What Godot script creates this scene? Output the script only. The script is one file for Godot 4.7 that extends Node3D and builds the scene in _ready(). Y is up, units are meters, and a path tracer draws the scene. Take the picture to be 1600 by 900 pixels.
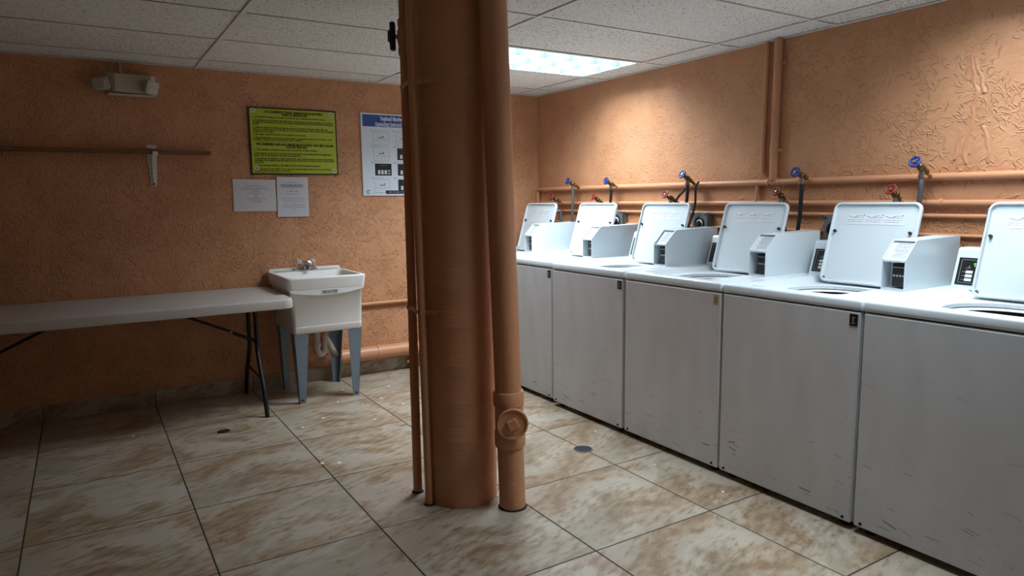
extends Node3D

# ------------------------------------------------------------------ set-up of the view and the light
const H := 2.163          # ceiling height
const ROOM_LEFT := -5.475
const ROOM_FRONT := 6.70
const TS := 0.609         # floor tile pitch

var rng := RandomNumberGenerator.new()
var M := {}
var names_used := {}
var font_sans: SystemFont
var font_bold: SystemFont

func set_view() -> void:
	var cam := Camera3D.new()
	cam.name = "camera"
	cam.transform = Transform3D(Basis(Vector3(0.848585, -0.011605, 0.528932), Vector3(0.077488, 0.991704, -0.102558), Vector3(-0.523354, 0.128015, 0.842445)), Vector3(-3.3555, 1.3068, 4.9485))
	cam.fov = 45.404
	cam.near = 0.05
	cam.far = 50.0
	cam.current = true
	add_child(cam)
	var we := WorldEnvironment.new()
	we.name = "world_environment"
	var e := Environment.new()
	e.background_mode = Environment.BG_COLOR
	e.background_color = Color(0, 0, 0)
	e.tonemap_mode = Environment.TONE_MAPPER_LINEAR
	e.tonemap_exposure = 1.5
	e.sdfgi_enabled = true
	e.ssao_enabled = true
	e.ssil_enabled = true
	we.environment = e
	add_child(we)

# ------------------------------------------------------------------ mesh helpers
func new_st() -> SurfaceTool:
	var st := SurfaceTool.new()
	st.begin(Mesh.PRIMITIVE_TRIANGLES)
	return st

var grp := 1

func tri(st: SurfaceTool, a: Vector3, b: Vector3, c: Vector3, out: Vector3, g: int = -1) -> void:
	var n := (a - c).cross(a - b)
	st.set_smooth_group(g if g >= 0 else 0xFFFFFFFF)
	for p in ([a, c, b] if n.dot(out) < 0.0 else [a, b, c]):
		if uv_on:
			st.set_uv(Vector2(uv_x.dot(p - uv_o), uv_y.dot(p - uv_o)))
		st.add_vertex(p)

func quad(st: SurfaceTool, a: Vector3, b: Vector3, c: Vector3, d: Vector3, out: Vector3, g: int = -1) -> void:
	tri(st, a, b, c, out, g)
	tri(st, a, c, d, out, g)

# box with chamfered edges; b turns it about its centre
func bx(st: SurfaceTool, c: Vector3, s: Vector3, ch: float = 0.0, b: Basis = Basis.IDENTITY) -> void:
	var h := s * 0.5
	ch = minf(ch, minf(h.x, minf(h.y, h.z)) * 0.9)
	var ax := [Vector3.RIGHT, Vector3.UP, Vector3.BACK]
	for i in 3:
		var u: Vector3 = ax[(i + 1) % 3]
		var v: Vector3 = ax[(i + 2) % 3]
		var hu: float = h[(i + 1) % 3]
		var hv: float = h[(i + 2) % 3]
		for sg in [-1.0, 1.0]:
			var n: Vector3 = ax[i] * sg
			var o: Vector3 = n * h[i]
			var p := []
			for k in [[-1, -1], [1, -1], [1, 1], [-1, 1]]:
				p.append(c + b * (o + u * (k[0] * (hu - ch)) + v * (k[1] * (hv - ch))))
			quad(st, p[0], p[1], p[2], p[3], b * n)
	if ch <= 0.0:
		return
	for i in 3:
		var w: Vector3 = ax[i]
		var hw: float = h[i] - ch
		var j := (i + 1) % 3
		var k := (i + 2) % 3
		for sj in [-1.0, 1.0]:
			for sk in [-1.0, 1.0]:
				var e1: Vector3 = ax[j] * (sj * h[j]) + ax[k] * (sk * (h[k] - ch))
				var e2: Vector3 = ax[j] * (sj * (h[j] - ch)) + ax[k] * (sk * h[k])
				var out: Vector3 = b * (ax[j] * sj + ax[k] * sk)
				quad(st, c + b * (e1 - w * hw), c + b * (e1 + w * hw), c + b * (e2 + w * hw), c + b * (e2 - w * hw), out)
	for sx in [-1.0, 1.0]:
		for sy in [-1.0, 1.0]:
			for sz in [-1.0, 1.0]:
				var s1 := Vector3(sx * h.x, sy * (h.y - ch), sz * (h.z - ch))
				var s2 := Vector3(sx * (h.x - ch), sy * h.y, sz * (h.z - ch))
				var s3 := Vector3(sx * (h.x - ch), sy * (h.y - ch), sz * h.z)
				tri(st, c + b * s1, c + b * s2, c + b * s3, b * Vector3(sx, sy, sz))

func box_between(st: SurfaceTool, lo: Vector3, hi: Vector3, ch: float = 0.0) -> void:
	bx(st, (lo + hi) * 0.5, (hi - lo).abs(), ch)

# surface of revolution about the y axis of xf; profile of (radius, height), the outside lies to the right of its direction
func lathe(st: SurfaceTool, prof: Array, seg: int = 16, xf: Transform3D = Transform3D.IDENTITY, sharp: float = 0.6) -> void:
	grp += 1
	var last := Vector2.ZERO
	for i in prof.size() - 1:
		var p: Vector2 = prof[i]
		var q: Vector2 = prof[i + 1]
		var d := (q - p).normalized()
		if i > 0 and absf(last.angle_to(d)) > sharp:
			grp += 1
		last = d
		for k in seg:
			var a0 := TAU * k / seg
			var a1 := TAU * (k + 1) / seg
			var am := (a0 + a1) * 0.5
			var out := xf.basis * Vector3(cos(am) * d.y, -d.x, sin(am) * d.y)
			var A := xf * Vector3(p.x * cos(a0), p.y, p.x * sin(a0))
			var B := xf * Vector3(p.x * cos(a1), p.y, p.x * sin(a1))
			var C := xf * Vector3(q.x * cos(a1), q.y, q.x * sin(a1))
			var D := xf * Vector3(q.x * cos(a0), q.y, q.x * sin(a0))
			if p.x > 1e-6:
				tri(st, A, B, C, out, grp)
			if q.x > 1e-6:
				tri(st, A, C, D, out, grp)

func along(from: Vector3, to: Vector3) -> Transform3D:
	var y := (to - from).normalized()
	var x := y.cross(Vector3(0.31, 0.2, 0.93)).normalized()
	return Transform3D(Basis(x, y, x.cross(y)), from)

func rod(st: SurfaceTool, a: Vector3, b: Vector3, r: float, seg: int = 14, r2: float = -1.0) -> void:
	var l := a.distance_to(b)
	var rb := r if r2 < 0.0 else r2
	lathe(st, [Vector2(0, 0), Vector2(r, 0), Vector2(rb, l), Vector2(0, l)], seg, along(a, b))

# tube swept along points
func tube(st: SurfaceTool, pts: Array, r: float, seg: int = 10, caps: bool = true) -> void:
	grp += 1
	var n := pts.size()
	var rings := []
	var up := Vector3.ZERO
	for i in n:
		var p: Vector3 = pts[i]
		var t := Vector3.ZERO
		if i > 0:
			t += (p - (pts[i - 1] as Vector3)).normalized()
		if i < n - 1:
			t += ((pts[i + 1] as Vector3) - p).normalized()
		t = t.normalized()
		if up == Vector3.ZERO:
			up = t.cross(Vector3(0.3, 0.21, 0.93)).normalized()
		up = (up - t * up.dot(t)).normalized()
		var s := t.cross(up)
		var ring := []
		for k in seg:
			var a := TAU * k / seg
			ring.append(p + (up * cos(a) + s * sin(a)) * r)
		rings.append(ring)
	for i in n - 1:
		for k in seg:
			var k2 := (k + 1) % seg
			var A: Vector3 = rings[i][k]
			var out: Vector3 = A - (pts[i] as Vector3) + (rings[i][k2] as Vector3) - (pts[i] as Vector3)
			quad(st, A, rings[i][k2], rings[i + 1][k2], rings[i + 1][k], out, grp)
	if caps:
		for e in [0, n - 1]:
			var o: Vector3 = (pts[0] as Vector3) - (pts[1] as Vector3) if e == 0 else (pts[n - 1] as Vector3) - (pts[n - 2] as Vector3)
			for k in seg:
				tri(st, pts[e], rings[e][k], rings[e][(k + 1) % seg], o)

func curve(pts: Array, per: int = 6) -> Array:
	var out := []
	var n := pts.size()
	for i in n - 1:
		var p0: Vector3 = pts[maxi(i - 1, 0)]
		var p1: Vector3 = pts[i]
		var p2: Vector3 = pts[i + 1]
		var p3: Vector3 = pts[mini(i + 2, n - 1)]
		for k in per:
			out.append(p1.cubic_interpolate(p2, p0, p3, float(k) / per))
	out.append(pts[n - 1])
	return out

# skin over loops of equal length; ring = last loop joins the first, else both ends are capped
func loft(st: SurfaceTool, loops: Array, ring: bool = false, caps: bool = true, smooth: Array = []) -> void:
	var tris := []
	var n: int = loops[0].size()
	var m := loops.size()
	for i in (m if ring else m - 1):
		var A: Array = loops[i]
		var B: Array = loops[(i + 1) % m]
		var g := -1
		if smooth.size() > i and smooth[i] > 0:
			g = grp + 1 + int(smooth[i])
		for k in n:
			var k2 := (k + 1) % n
			tris.append([A[k], A[k2], B[k2], g])
			tris.append([A[k], B[k2], B[k], g])
	if caps and not ring:
		for e in [0, m - 1]:
			var L: Array = loops[e]
			var c := Vector3.ZERO
			for p in L:
				c += p
			c /= n
			for k in n:
				if e == 0:
					tris.append([c, L[(k + 1) % n], L[k], -1])
				else:
					tris.append([c, L[k], L[(k + 1) % n], -1])
	grp += 60
	var vol := 0.0
	for t in tris:
		vol += (t[0] as Vector3).dot((t[1] as Vector3).cross(t[2]))
	for t in tris:
		st.set_smooth_group(t[3] if t[3] >= 0 else 0xFFFFFFFF)
		if vol > 0.0:
			st.add_vertex(t[0]); st.add_vertex(t[2]); st.add_vertex(t[1])
		else:
			st.add_vertex(t[0]); st.add_vertex(t[1]); st.add_vertex(t[2])

# rounded rectangle in the xz plane at height y
func rrect(x0: float, x1: float, z0: float, z1: float, r: float, y: float, per: int = 6) -> Array:
	var out := []
	for q in 4:
		var cx := x1 - r if q == 0 or q == 3 else x0 + r
		var cz := z1 - r if q < 2 else z0 + r
		for k in per + 1:
			var a := PI * 0.5 * (q + float(k) / per)
			out.append(Vector3(cx + r * cos(a), y, cz + r * sin(a)))
	return out

func moved(loop: Array, xf: Transform3D) -> Array:
	var out := []
	for p in loop:
		out.append(xf * (p as Vector3))
	return out

# polygon in the plane of xf's x and y, pushed out along xf's z
func prism(st: SurfaceTool, poly: Array, depth: float, xf: Transform3D = Transform3D.IDENTITY) -> void:
	var pk := PackedVector2Array(poly)
	var idx := Geometry2D.triangulate_polygon(pk)
	for i in range(0, idx.size(), 3):
		for z in [0.0, depth]:
			var o := xf.basis.z * (1.0 if z > 0.0 else -1.0) * signf(depth)
			var p := []
			for k in 3:
				var v := pk[idx[i + k]]
				p.append(xf * Vector3(v.x, v.y, z))
			tri(st, p[0], p[1], p[2], o)
	var cw := Geometry2D.is_polygon_clockwise(pk)
	for i in pk.size():
		var a := pk[i]
		var b := pk[(i + 1) % pk.size()]
		var d := b - a
		var o2 := Vector2(d.y, -d.x) * (-1.0 if cw else 1.0)
		quad(st, xf * Vector3(a.x, a.y, 0), xf * Vector3(b.x, b.y, 0), xf * Vector3(b.x, b.y, depth), xf * Vector3(a.x, a.y, depth), xf.basis * Vector3(o2.x, o2.y, 0))

# flat printed rectangle with its own picture coordinates: centre c, half axes u (right) and v (up)
func printed(st: SurfaceTool, c: Vector3, u: Vector3, v: Vector3) -> void:
	var n := u.cross(v)
	var p := [c - u + v, c + u + v, c + u - v, c - u - v]
	var t := [Vector2(0, 0), Vector2(1, 0), Vector2(1, 1), Vector2(0, 1)]
	st.set_smooth_group(0xFFFFFFFF)
	var order := [0, 1, 2, 0, 2, 3]
	if ((p[0] as Vector3) - p[2]).cross((p[0] as Vector3) - p[1]).dot(n) < 0.0:
		order = [0, 2, 1, 0, 3, 2]
	for k in order:
		st.set_uv(t[k])
		st.add_vertex(p[k])

# a line of lettering: centred or left-aligned at xf's origin, in its xy plane
func lettering(st: SurfaceTool, text: String, height: float, xf: Transform3D, width: float = 0.0, left: bool = true, bold: bool = false, depth: float = 0.0006) -> void:
	var tm := TextMesh.new()
	tm.font = font_bold if bold else font_sans
	tm.font_size = 24
	tm.pixel_size = 0.01
	tm.depth = 0.01
	tm.curve_step = 3.0
	tm.text = text
	var ar := tm.get_mesh_arrays()
	var vs: PackedVector3Array = ar[Mesh.ARRAY_VERTEX]
	if vs.is_empty():
		return
	var box := tm.get_aabb()
	var sy := height / 0.17
	var sx := sy if width <= 0.0 else width / maxf(box.size.x, 0.001)
	var base := box.position.x if left else box.position.x + box.size.x * 0.5
	var ns: PackedVector3Array = ar[Mesh.ARRAY_NORMAL]
	var ix = ar[Mesh.ARRAY_INDEX]
	var list := []
	if ix == null or (ix as PackedInt32Array).is_empty():
		list = range(vs.size())
	else:
		list = Array(ix)
	st.set_smooth_group(0xFFFFFFFF)
	for i in list:
		var v := vs[i]
		st.add_vertex(xf * Vector3((v.x - base) * sx, v.y * sy, (v.z + 0.005) / 0.01 * depth))

func obj(called: String, st: SurfaceTool, m: Material, parent: Node = null, normals: bool = true) -> MeshInstance3D:
	if normals:
		st.generate_normals()
	var o := MeshInstance3D.new()
	o.mesh = st.commit()
	o.material_override = m
	return put(o, called, parent)

func put(o: Node3D, called: String, parent: Node = null) -> Node3D:
	if parent == null:
		o.name = numbered(called)
		add_child(o)
	else:
		o.name = called
		parent.add_child(o, true)
	return o

func numbered(called: String) -> String:
	var n: int = names_used.get(called, 0)
	names_used[called] = n + 1
	return called if n == 0 else "%s_%03d" % [called, n]

func tag(o: Node3D, label: String, category: String, group: String = "") -> Node3D:
	o.set_meta("label", label)
	o.set_meta("category", category)
	if group:
		o.set_meta("group", group)
	return o

func thing(called: String, label: String, category: String, at: Vector3 = Vector3.ZERO, group: String = "") -> Node3D:
	var o := Node3D.new()
	put(o, called)
	o.position = at
	tag(o, label, category, group)
	return o

func structure(called: String, o: Node3D) -> Node3D:
	put(o, called)
	o.set_meta("kind", "structure")
	return o

# ------------------------------------------------------------------ materials and the pictures they wear
func sm(c: Color, rough: float = 0.6, metal: float = 0.0) -> StandardMaterial3D:
	var m := StandardMaterial3D.new()
	m.albedo_color = c
	m.roughness = rough
	m.metallic = metal
	return m

func rgb8(r: int, g: int, b: int) -> Color:
	return Color(r / 255.0, g / 255.0, b / 255.0)

func noise(freq: float, seed_: int, octaves: int = 3) -> FastNoiseLite:
	var n := FastNoiseLite.new()
	n.noise_type = FastNoiseLite.TYPE_SIMPLEX_SMOOTH
	n.frequency = freq
	n.seed = seed_
	n.fractal_octaves = octaves
	return n

func texture_of(im: Image) -> ImageTexture:
	return ImageTexture.create_from_image(im)

# hand-trowelled stucco: short curved ridges pulled out of the plaster
func stucco_height(side: int, strokes: int, sd: int) -> ImageTexture:
	var r := RandomNumberGenerator.new()
	r.seed = sd
	var h := PackedFloat32Array()
	h.resize(side * side)
	var nz := noise(0.035, sd + 1, 3)
	var patch := noise(0.006, sd + 2, 2)
	for y in side:
		for x in side:
			h[y * side + x] = 0.2 + 0.13 * nz.get_noise_2d(x, y)
	for s in strokes:
		var px := r.randf() * side
		var py := r.randf() * side
		var dens := patch.get_noise_2d(px, py)
		if dens < r.randf_range(-0.45, 0.25):
			continue
		var ang := -0.85 + r.randfn(0.0, 0.55) + patch.get_noise_2d(px + 900.0, py) * 1.2
		var bend := r.randfn(0.0, 0.05)
		var n := r.randi_range(8, 40)
		var wide := r.randf_range(1.5, 3.3)
		var top := r.randf_range(0.15, 0.65)
		for k in n:
			ang += bend + r.randfn(0.0, 0.13)
			px += cos(ang) * 1.3
			py += sin(ang) * 1.3
			var e := sin(PI * (k + 0.5) / n)
			var w := wide * (0.4 + 0.6 * e)
			var iw := int(ceil(w)) + 1
			for dy in range(-iw, iw + 1):
				for dx in range(-iw, iw + 1):
					var side_d := -dx * sin(ang) + dy * cos(ang)
					var dd := sqrt(dx * dx + dy * dy) / w
					if dd < 1.0:
						var v := 0.16 + top * e * (1.0 - dd * dd) * (1.0 if side_d < 0.0 else 0.8)
						var ix := posmod(int(px) + dx, side)
						var iy := posmod(int(py) + dy, side)
						if v > h[iy * side + ix]:
							h[iy * side + ix] = v
	var im := Image.create_empty(side, side, false, Image.FORMAT_L8)
	for y in side:
		for x in side:
			var v := clampf(h[y * side + x], 0.0, 1.0)
			im.set_pixel(x, y, Color(v, v, v))
	return texture_of(im)

func tint_noise(side: int, freq: float, sd: int, lo: Color, hi: Color, octaves: int = 4) -> ImageTexture:
	var n := noise(freq, sd, octaves)
	var im := n.get_seamless_image(side, side)
	im.convert(Image.FORMAT_RGB8)
	for y in side:
		for x in side:
			im.set_pixel(x, y, lo.lerp(hi, im.get_pixel(x, y).r))
	return texture_of(im)

# polished stone-look floor tile: cream ground, tan and brown clouds drawn out sideways, fine veins
func stone_tile(side: int, sd: int) -> ImageTexture:
	var warp := noise(0.9, sd, 3)
	var cloud := noise(1.0, sd + 1, 4)
	var fine := noise(10.0, sd + 2, 4)
	var vein := noise(1.3, sd + 3, 3)
	var im := Image.create_empty(side, side, false, Image.FORMAT_RGB8)
	var cream := rgb8(162, 150, 133)
	var pale := rgb8(180, 170, 156)
	var tan_ := rgb8(144, 121, 95)
	var brown := rgb8(108, 87, 67)
	var olive := rgb8(140, 129, 109)
	for y in side:
		for x in side:
			var u := 0.95 * x / side
			var v := 0.95 * y / side
			var w := warp.get_noise_2d(u, v)
			var c := cloud.get_noise_2d(u * 0.8 + w * 0.8, v * 1.7 + u * 0.45 + w * 0.5)
			var f := fine.get_noise_2d(u * 0.6, v * 1.6 + u * 0.5)
			var c2 := cloud.get_noise_2d(u * 0.9 + 40.0, v * 1.9 + u * 0.5 + w * 0.6 + 9.0)
			var col := cream.lerp(pale, clampf(0.5 + c2 * 1.3, 0.0, 1.0))
			col = col.lerp(tan_, clampf((c + f * 0.55) * 1.35 + 0.24, 0.0, 0.85))
			col = col.lerp(olive, clampf((c2 + f * 0.25) * 2.0 - 0.25, 0.0, 0.6))
			var ve := 1.0 - absf(vein.get_noise_2d(u * 1.6 + w * 1.2, v * 2.6 + u * 0.9 + w * 0.8)) * 22.0
			if ve > 0.0:
				col = col.lerp(brown, ve * clampf(0.25 + c * 1.4, 0.0, 0.6))
			col = col.lerp(brown, clampf(f * 1.0 - 0.2 + c * 0.35, 0.0, 0.4))
			im.set_pixel(x, y, col)
	return texture_of(im)

func ceiling_print(w: int, h: int, specks: int, sd: int) -> ImageTexture:
	var r := RandomNumberGenerator.new()
	r.seed = sd
	var im := Image.create_empty(w, h, false, Image.FORMAT_RGB8)
	im.fill(rgb8(236, 234, 229))
	for s in specks:
		var x := r.randi_range(0, w - 4)
		var y := r.randi_range(0, h - 4)
		var k := r.randf_range(0.30, 0.75)
		var c := Color(k, k * 0.98, k * 0.94)
		im.fill_rect(Rect2i(x, y, r.randi_range(1, 3), r.randi_range(1, 2)), c)
	return texture_of(im)

# white enamel with scuffs and scratches of shoes and carts in its lower part
func scuffed(w: int, h: int, sd: int) -> ImageTexture:
	var r := RandomNumberGenerator.new()
	r.seed = sd
	var n := noise(0.012, sd, 3)
	var im := Image.create_empty(w, h, false, Image.FORMAT_RGB8)
	for y in h:
		for x in w:
			var k := 0.80 + 0.03 * n.get_noise_2d(x, y * 0.35) + r.randf_range(-0.012, 0.012)
			im.set_pixel(x, y, Color(k * 0.975, k * 0.985, k))
	for s in 60:
		var py := h * (1.0 - 0.34 * pow(r.randf(), 1.3)) if s < 52 else r.randf() * h
		var px := r.randf() * w
		var l := r.randi_range(3, 26)
		var sl := r.randfn(0.12, 0.15)
		var dark := r.randf_range(0.35, 0.62) if r.randf() < 0.22 else r.randf_range(0.66, 0.76)
		for k in l:
			var x := int(px) + k
			var y := int(py + sl * k + r.randfn(0.0, 0.4))
			if x < w and y >= 0 and y < h:
				im.set_pixel(x, y, Color(dark, dark * 0.97, dark * 0.94))
				if dark < 0.4 and y + 1 < h:
					im.set_pixel(x, y + 1, Color(dark, dark, dark))
	return texture_of(im)

# rows of small print that cannot be read
func print_row(im: Image, x0: int, x1: int, y: int, h: int, c: Color, r: RandomNumberGenerator) -> void:
	var x := x0
	while x < x1:
		var word := r.randi_range(2, 9)
		for k in word:
			if x >= x1:
				return
			var tall := h + (1 if r.randf() < 0.25 else 0)
			im.fill_rect(Rect2i(x, y + h - tall, 1, tall), c)
			if r.randf() < 0.6:
				im.fill_rect(Rect2i(x, y + (0 if r.randf() < 0.5 else h - 1), 2, 1), c)
			x += 2 + (1 if h > 3 else 0)
		x += maxi(2, h - 1)

func outline(im: Image, r: Rect2i, c: Color, t: int = 1) -> void:
	im.fill_rect(Rect2i(r.position.x + 2, r.position.y, r.size.x - 4, t), c)
	im.fill_rect(Rect2i(r.position.x + 2, r.end.y - t, r.size.x - 4, t), c)
	im.fill_rect(Rect2i(r.position.x, r.position.y + 2, t, r.size.y - 4), c)
	im.fill_rect(Rect2i(r.end.x - t, r.position.y + 2, t, r.size.y - 4), c)

func print_material(im: Image, rough: float = 0.6) -> StandardMaterial3D:
	var m := sm(Color.WHITE, rough)
	m.albedo_texture = texture_of(im)
	m.texture_repeat = false
	return m

func make_materials() -> void:
	font_sans = SystemFont.new()
	font_sans.font_names = PackedStringArray(["Droid Sans"])
	font_bold = SystemFont.new()
	font_bold.font_names = PackedStringArray(["Droid Sans"])
	font_bold.font_weight = 700
	var paint := rgb8(204, 145, 103)
	M.wall = sm(Color.WHITE, 0.62)
	M.wall.albedo_texture = tint_noise(256, 0.02, 5, paint.darkened(0.06), paint.lightened(0.05))
	M.wall.heightmap_enabled = true
	M.wall.heightmap_texture = stucco_height(1024, 8000, 21)
	M.wall.heightmap_scale = 1.3
	M.wall.uv1_triplanar = true
	M.wall.uv1_world_triplanar = true
	M.wall.uv1_scale = Vector3(0.7, 0.7, 0.7)
	M.wall_smooth = M.wall.duplicate()
	M.wall_smooth.heightmap_scale = 0.9
	M.wall_smooth.uv1_offset = Vector3(0.3, 0.2, 0.45)
	var bump := noise(0.02, 8, 4).get_seamless_image(256, 256)
	var bump_tex := texture_of(bump)
	M.paint = sm(rgb8(198, 140, 102), 0.42)
	M.paint.heightmap_enabled = true
	M.paint.heightmap_texture = bump_tex
	M.paint.heightmap_scale = 0.12
	M.paint.uv1_triplanar = true
	M.paint.uv1_world_triplanar = true
	M.paint.uv1_scale = Vector3(4, 4, 4)
	M.column = M.paint.duplicate()
	M.column.roughness = 0.5
	M.column.heightmap_scale = 0.16
	M.column.uv1_scale = Vector3(1.6, 5.0, 1.6)
	M.stone = []
	for k in 4:
		var s := sm(Color.WHITE, 0.34)
		s.albedo_texture = stone_tile(384, 100 + 7 * k)
		M.stone.append(s)
	M.skirt = []
	for k in 2:
		var s2 := sm(Color.WHITE, 0.45)
		s2.albedo_texture = M.stone[k].albedo_texture
		s2.uv1_triplanar = true
		s2.uv1_scale = Vector3(1.6, 1.6, 1.6)
		M.skirt.append(s2)
	M.grout = sm(rgb8(50, 44, 38), 0.9)
	M.panel = []
	for k in 2:
		var p := sm(Color.WHITE, 0.95)
		p.albedo_texture = ceiling_print(512, 256, [2600, 5200][k], 40 + k)
		M.panel.append(p)
	M.tee = sm(rgb8(228, 226, 220), 0.55)
	M.slab = sm(rgb8(90, 88, 85), 0.9)
	M.enamel = sm(rgb8(203, 213, 218), 0.26)
	M.enamel_side = sm(rgb8(196, 204, 209), 0.35)
	M.front = []
	for k in 3:
		var f := sm(Color.WHITE, 0.42)
		f.albedo_texture = scuffed(320, 400, 300 + k)
		M.front.append(f)
	M.tub_white = sm(rgb8(220, 222, 222), 0.4)
	M.basket = sm(rgb8(52, 54, 58), 0.5)
	M.black = sm(rgb8(14, 14, 17), 0.35)
	M.rubber = sm(rgb8(30, 30, 32), 0.8)
	M.dark_gap = sm(rgb8(24, 22, 20), 0.9)
	M.button = sm(rgb8(205, 205, 200), 0.5)
	M.mark = sm(rgb8(150, 150, 150), 0.6)
	M.digits = sm(rgb8(40, 60, 30), 0.6)
	M.digits.emission_enabled = true
	M.digits.emission = rgb8(120, 235, 70)
	M.digits.emission_energy_multiplier = 0.9
	M.steel = sm(rgb8(170, 172, 175), 0.3, 0.9)
	M.chrome = sm(rgb8(200, 202, 206), 0.12, 1.0)
	M.brass = sm(rgb8(112, 92, 58), 0.42, 0.8)
	M.blue = sm(rgb8(26, 52, 124), 0.35)
	M.red = sm(rgb8(132, 44, 36), 0.4)
	M.hose_black = sm(rgb8(26, 26, 28), 0.6)
	M.hose_grey = sm(rgb8(112, 114, 118), 0.45, 0.5)
	M.box_grey = sm(rgb8(120, 128, 132), 0.45, 0.6)
	M.white_plastic = sm(rgb8(214, 212, 206), 0.5)
	M.tub = sm(rgb8(226, 224, 220), 0.45)
	M.leg_grey = sm(rgb8(118, 131, 143), 0.45, 0.2)
	M.table_leg = sm(rgb8(38, 36, 36), 0.4, 0.4)
	M.table_top = sm(Color.WHITE, 0.55)
	M.table_top.albedo_texture = tint_noise(128, 0.25, 17, rgb8(178, 170, 164), rgb8(206, 198, 192), 2)
	M.table_top.uv1_triplanar = true
	M.table_top.uv1_scale = Vector3(4, 4, 4)
	M.pvc = sm(rgb8(196, 190, 178), 0.5)
	M.sign_green = sm(rgb8(172, 186, 44), 0.4)
	M.ink = sm(rgb8(22, 26, 14), 0.7)
	M.sign_edge = sm(rgb8(30, 22, 18), 0.6)
	M.washer_disc = sm(rgb8(228, 226, 220), 0.5)
	M.beige_plastic = sm(rgb8(186, 178, 154), 0.55)
	M.lens = sm(rgb8(206, 204, 204), 0.25)
	M.wood = sm(Color.WHITE, 0.6)
	M.wood.albedo_texture = tint_noise(128, 0.05, 33, rgb8(104, 68, 46), rgb8(142, 98, 68), 3)
	M.wood.uv1_triplanar = true
	M.wood.uv1_scale = Vector3(1.0, 14.0, 14.0)
	M.diffuser = sm(rgb8(235, 245, 250), 0.6)
	M.diffuser.emission_enabled = true
	M.diffuser.emission = Color(0.80, 0.95, 1.0)
	M.diffuser.emission_energy_multiplier = 1.0
	M.louver = sm(rgb8(78, 88, 92), 0.5)
	M.louver_edge = sm(rgb8(226, 232, 234), 0.5)
	M.reflector = sm(rgb8(90, 98, 102), 0.5)
	M.grate = sm(rgb8(74, 78, 88), 0.5, 0.5)
	M.chip = sm(rgb8(214, 186, 150), 0.7)
	M.leaf = sm(rgb8(40, 26, 20), 0.8)
	M.flake = sm(rgb8(235, 232, 226), 0.7)
	M.acrylic = sm(Color(0.93, 0.95, 0.96, 0.35), 0.08)
	M.acrylic.transparency = BaseMaterial3D.TRANSPARENCY_ALPHA
	M.paper = sm(rgb8(206, 205, 207), 0.8)

# planar picture coordinates for shapes made with tri()
var uv_on := false
var uv_o := Vector3.ZERO
var uv_x := Vector3.RIGHT
var uv_y := Vector3.UP

func uv_begin(o: Vector3, x: Vector3, y: Vector3) -> void:
	uv_on = true
	uv_o = o
	uv_x = x
	uv_y = y

# ------------------------------------------------------------------ the room
func build_floor() -> void:
	var fl := Node3D.new()
	structure("floor", fl)
	var st := new_st()
	box_between(st, Vector3(ROOM_LEFT - 0.15, -0.12, -0.15), Vector3(0.15, -0.001, ROOM_FRONT + 0.15))
	obj("grout_bed", st, M.grout, fl)
	var s := TS - 0.006
	uv_begin(Vector3(-s / 2, 0, -s / 2), Vector3(1.0 / s, 0, 0), Vector3(0, 0, 1.0 / s))
	st = new_st()
	bx(st, Vector3(0, -0.006, 0), Vector3(s, 0.012, s), 0.0008)
	uv_on = false
	st.generate_normals()
	var tile_mesh := st.commit()
	rng.seed = 4
	for j in 11:
		for i in 9:
			var o := MeshInstance3D.new()
			o.mesh = tile_mesh
			o.material_override = M.stone[rng.randi_range(0, 3)]
			put(o, "tile", fl)
			o.position = Vector3(-3.6461 - 3 * TS + (i + 0.5) * TS, rng.randf_range(-0.0003, 0.0), 0.0035 + (j + 0.5) * TS)
			if rng.randf() < 0.5:
				o.rotation.y = PI

func build_walls() -> void:
	var t := 0.15
	var top := H + 0.2
	for w in [["wall_back", Vector3(ROOM_LEFT - t, -0.1, -t), Vector3(t, top, 0), "wall"], ["wall_right", Vector3(0, -0.1, 0), Vector3(t, top, ROOM_FRONT + t), "wall_smooth"], ["wall_left", Vector3(ROOM_LEFT - t, -0.1, 0), Vector3(ROOM_LEFT, top, ROOM_FRONT + t), "wall"], ["wall_front", Vector3(ROOM_LEFT, -0.1, ROOM_FRONT), Vector3(0, top, ROOM_FRONT + t), "wall"]]:
		var st := new_st()
		box_between(st, w[1], w[2])
		var o := MeshInstance3D.new()
		st.generate_normals()
		o.mesh = st.commit()
		o.material_override = M[w[3]]
		structure(w[0], o)
		if w[0] == "wall_right":
			plaster_ridge(o)
	# skirting of cut floor tiles along the back wall
	var bb := Node3D.new()
	structure("baseboard_back", bb)
	var x := 0.0119
	var k := 0
	while x > ROOM_LEFT + 0.05:
		var st2 := new_st()
		bx(st2, Vector3(0, 0.05, 0.006), Vector3(TS - 0.004, 0.1, 0.012), 0.002)
		var o2 := obj("tile", st2, M.skirt[k % 2], bb)
		o2.position = Vector3(minf(x - TS * 0.5, -TS * 0.5 + 0.0), 0, 0)
		x -= TS
		k += 1

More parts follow.
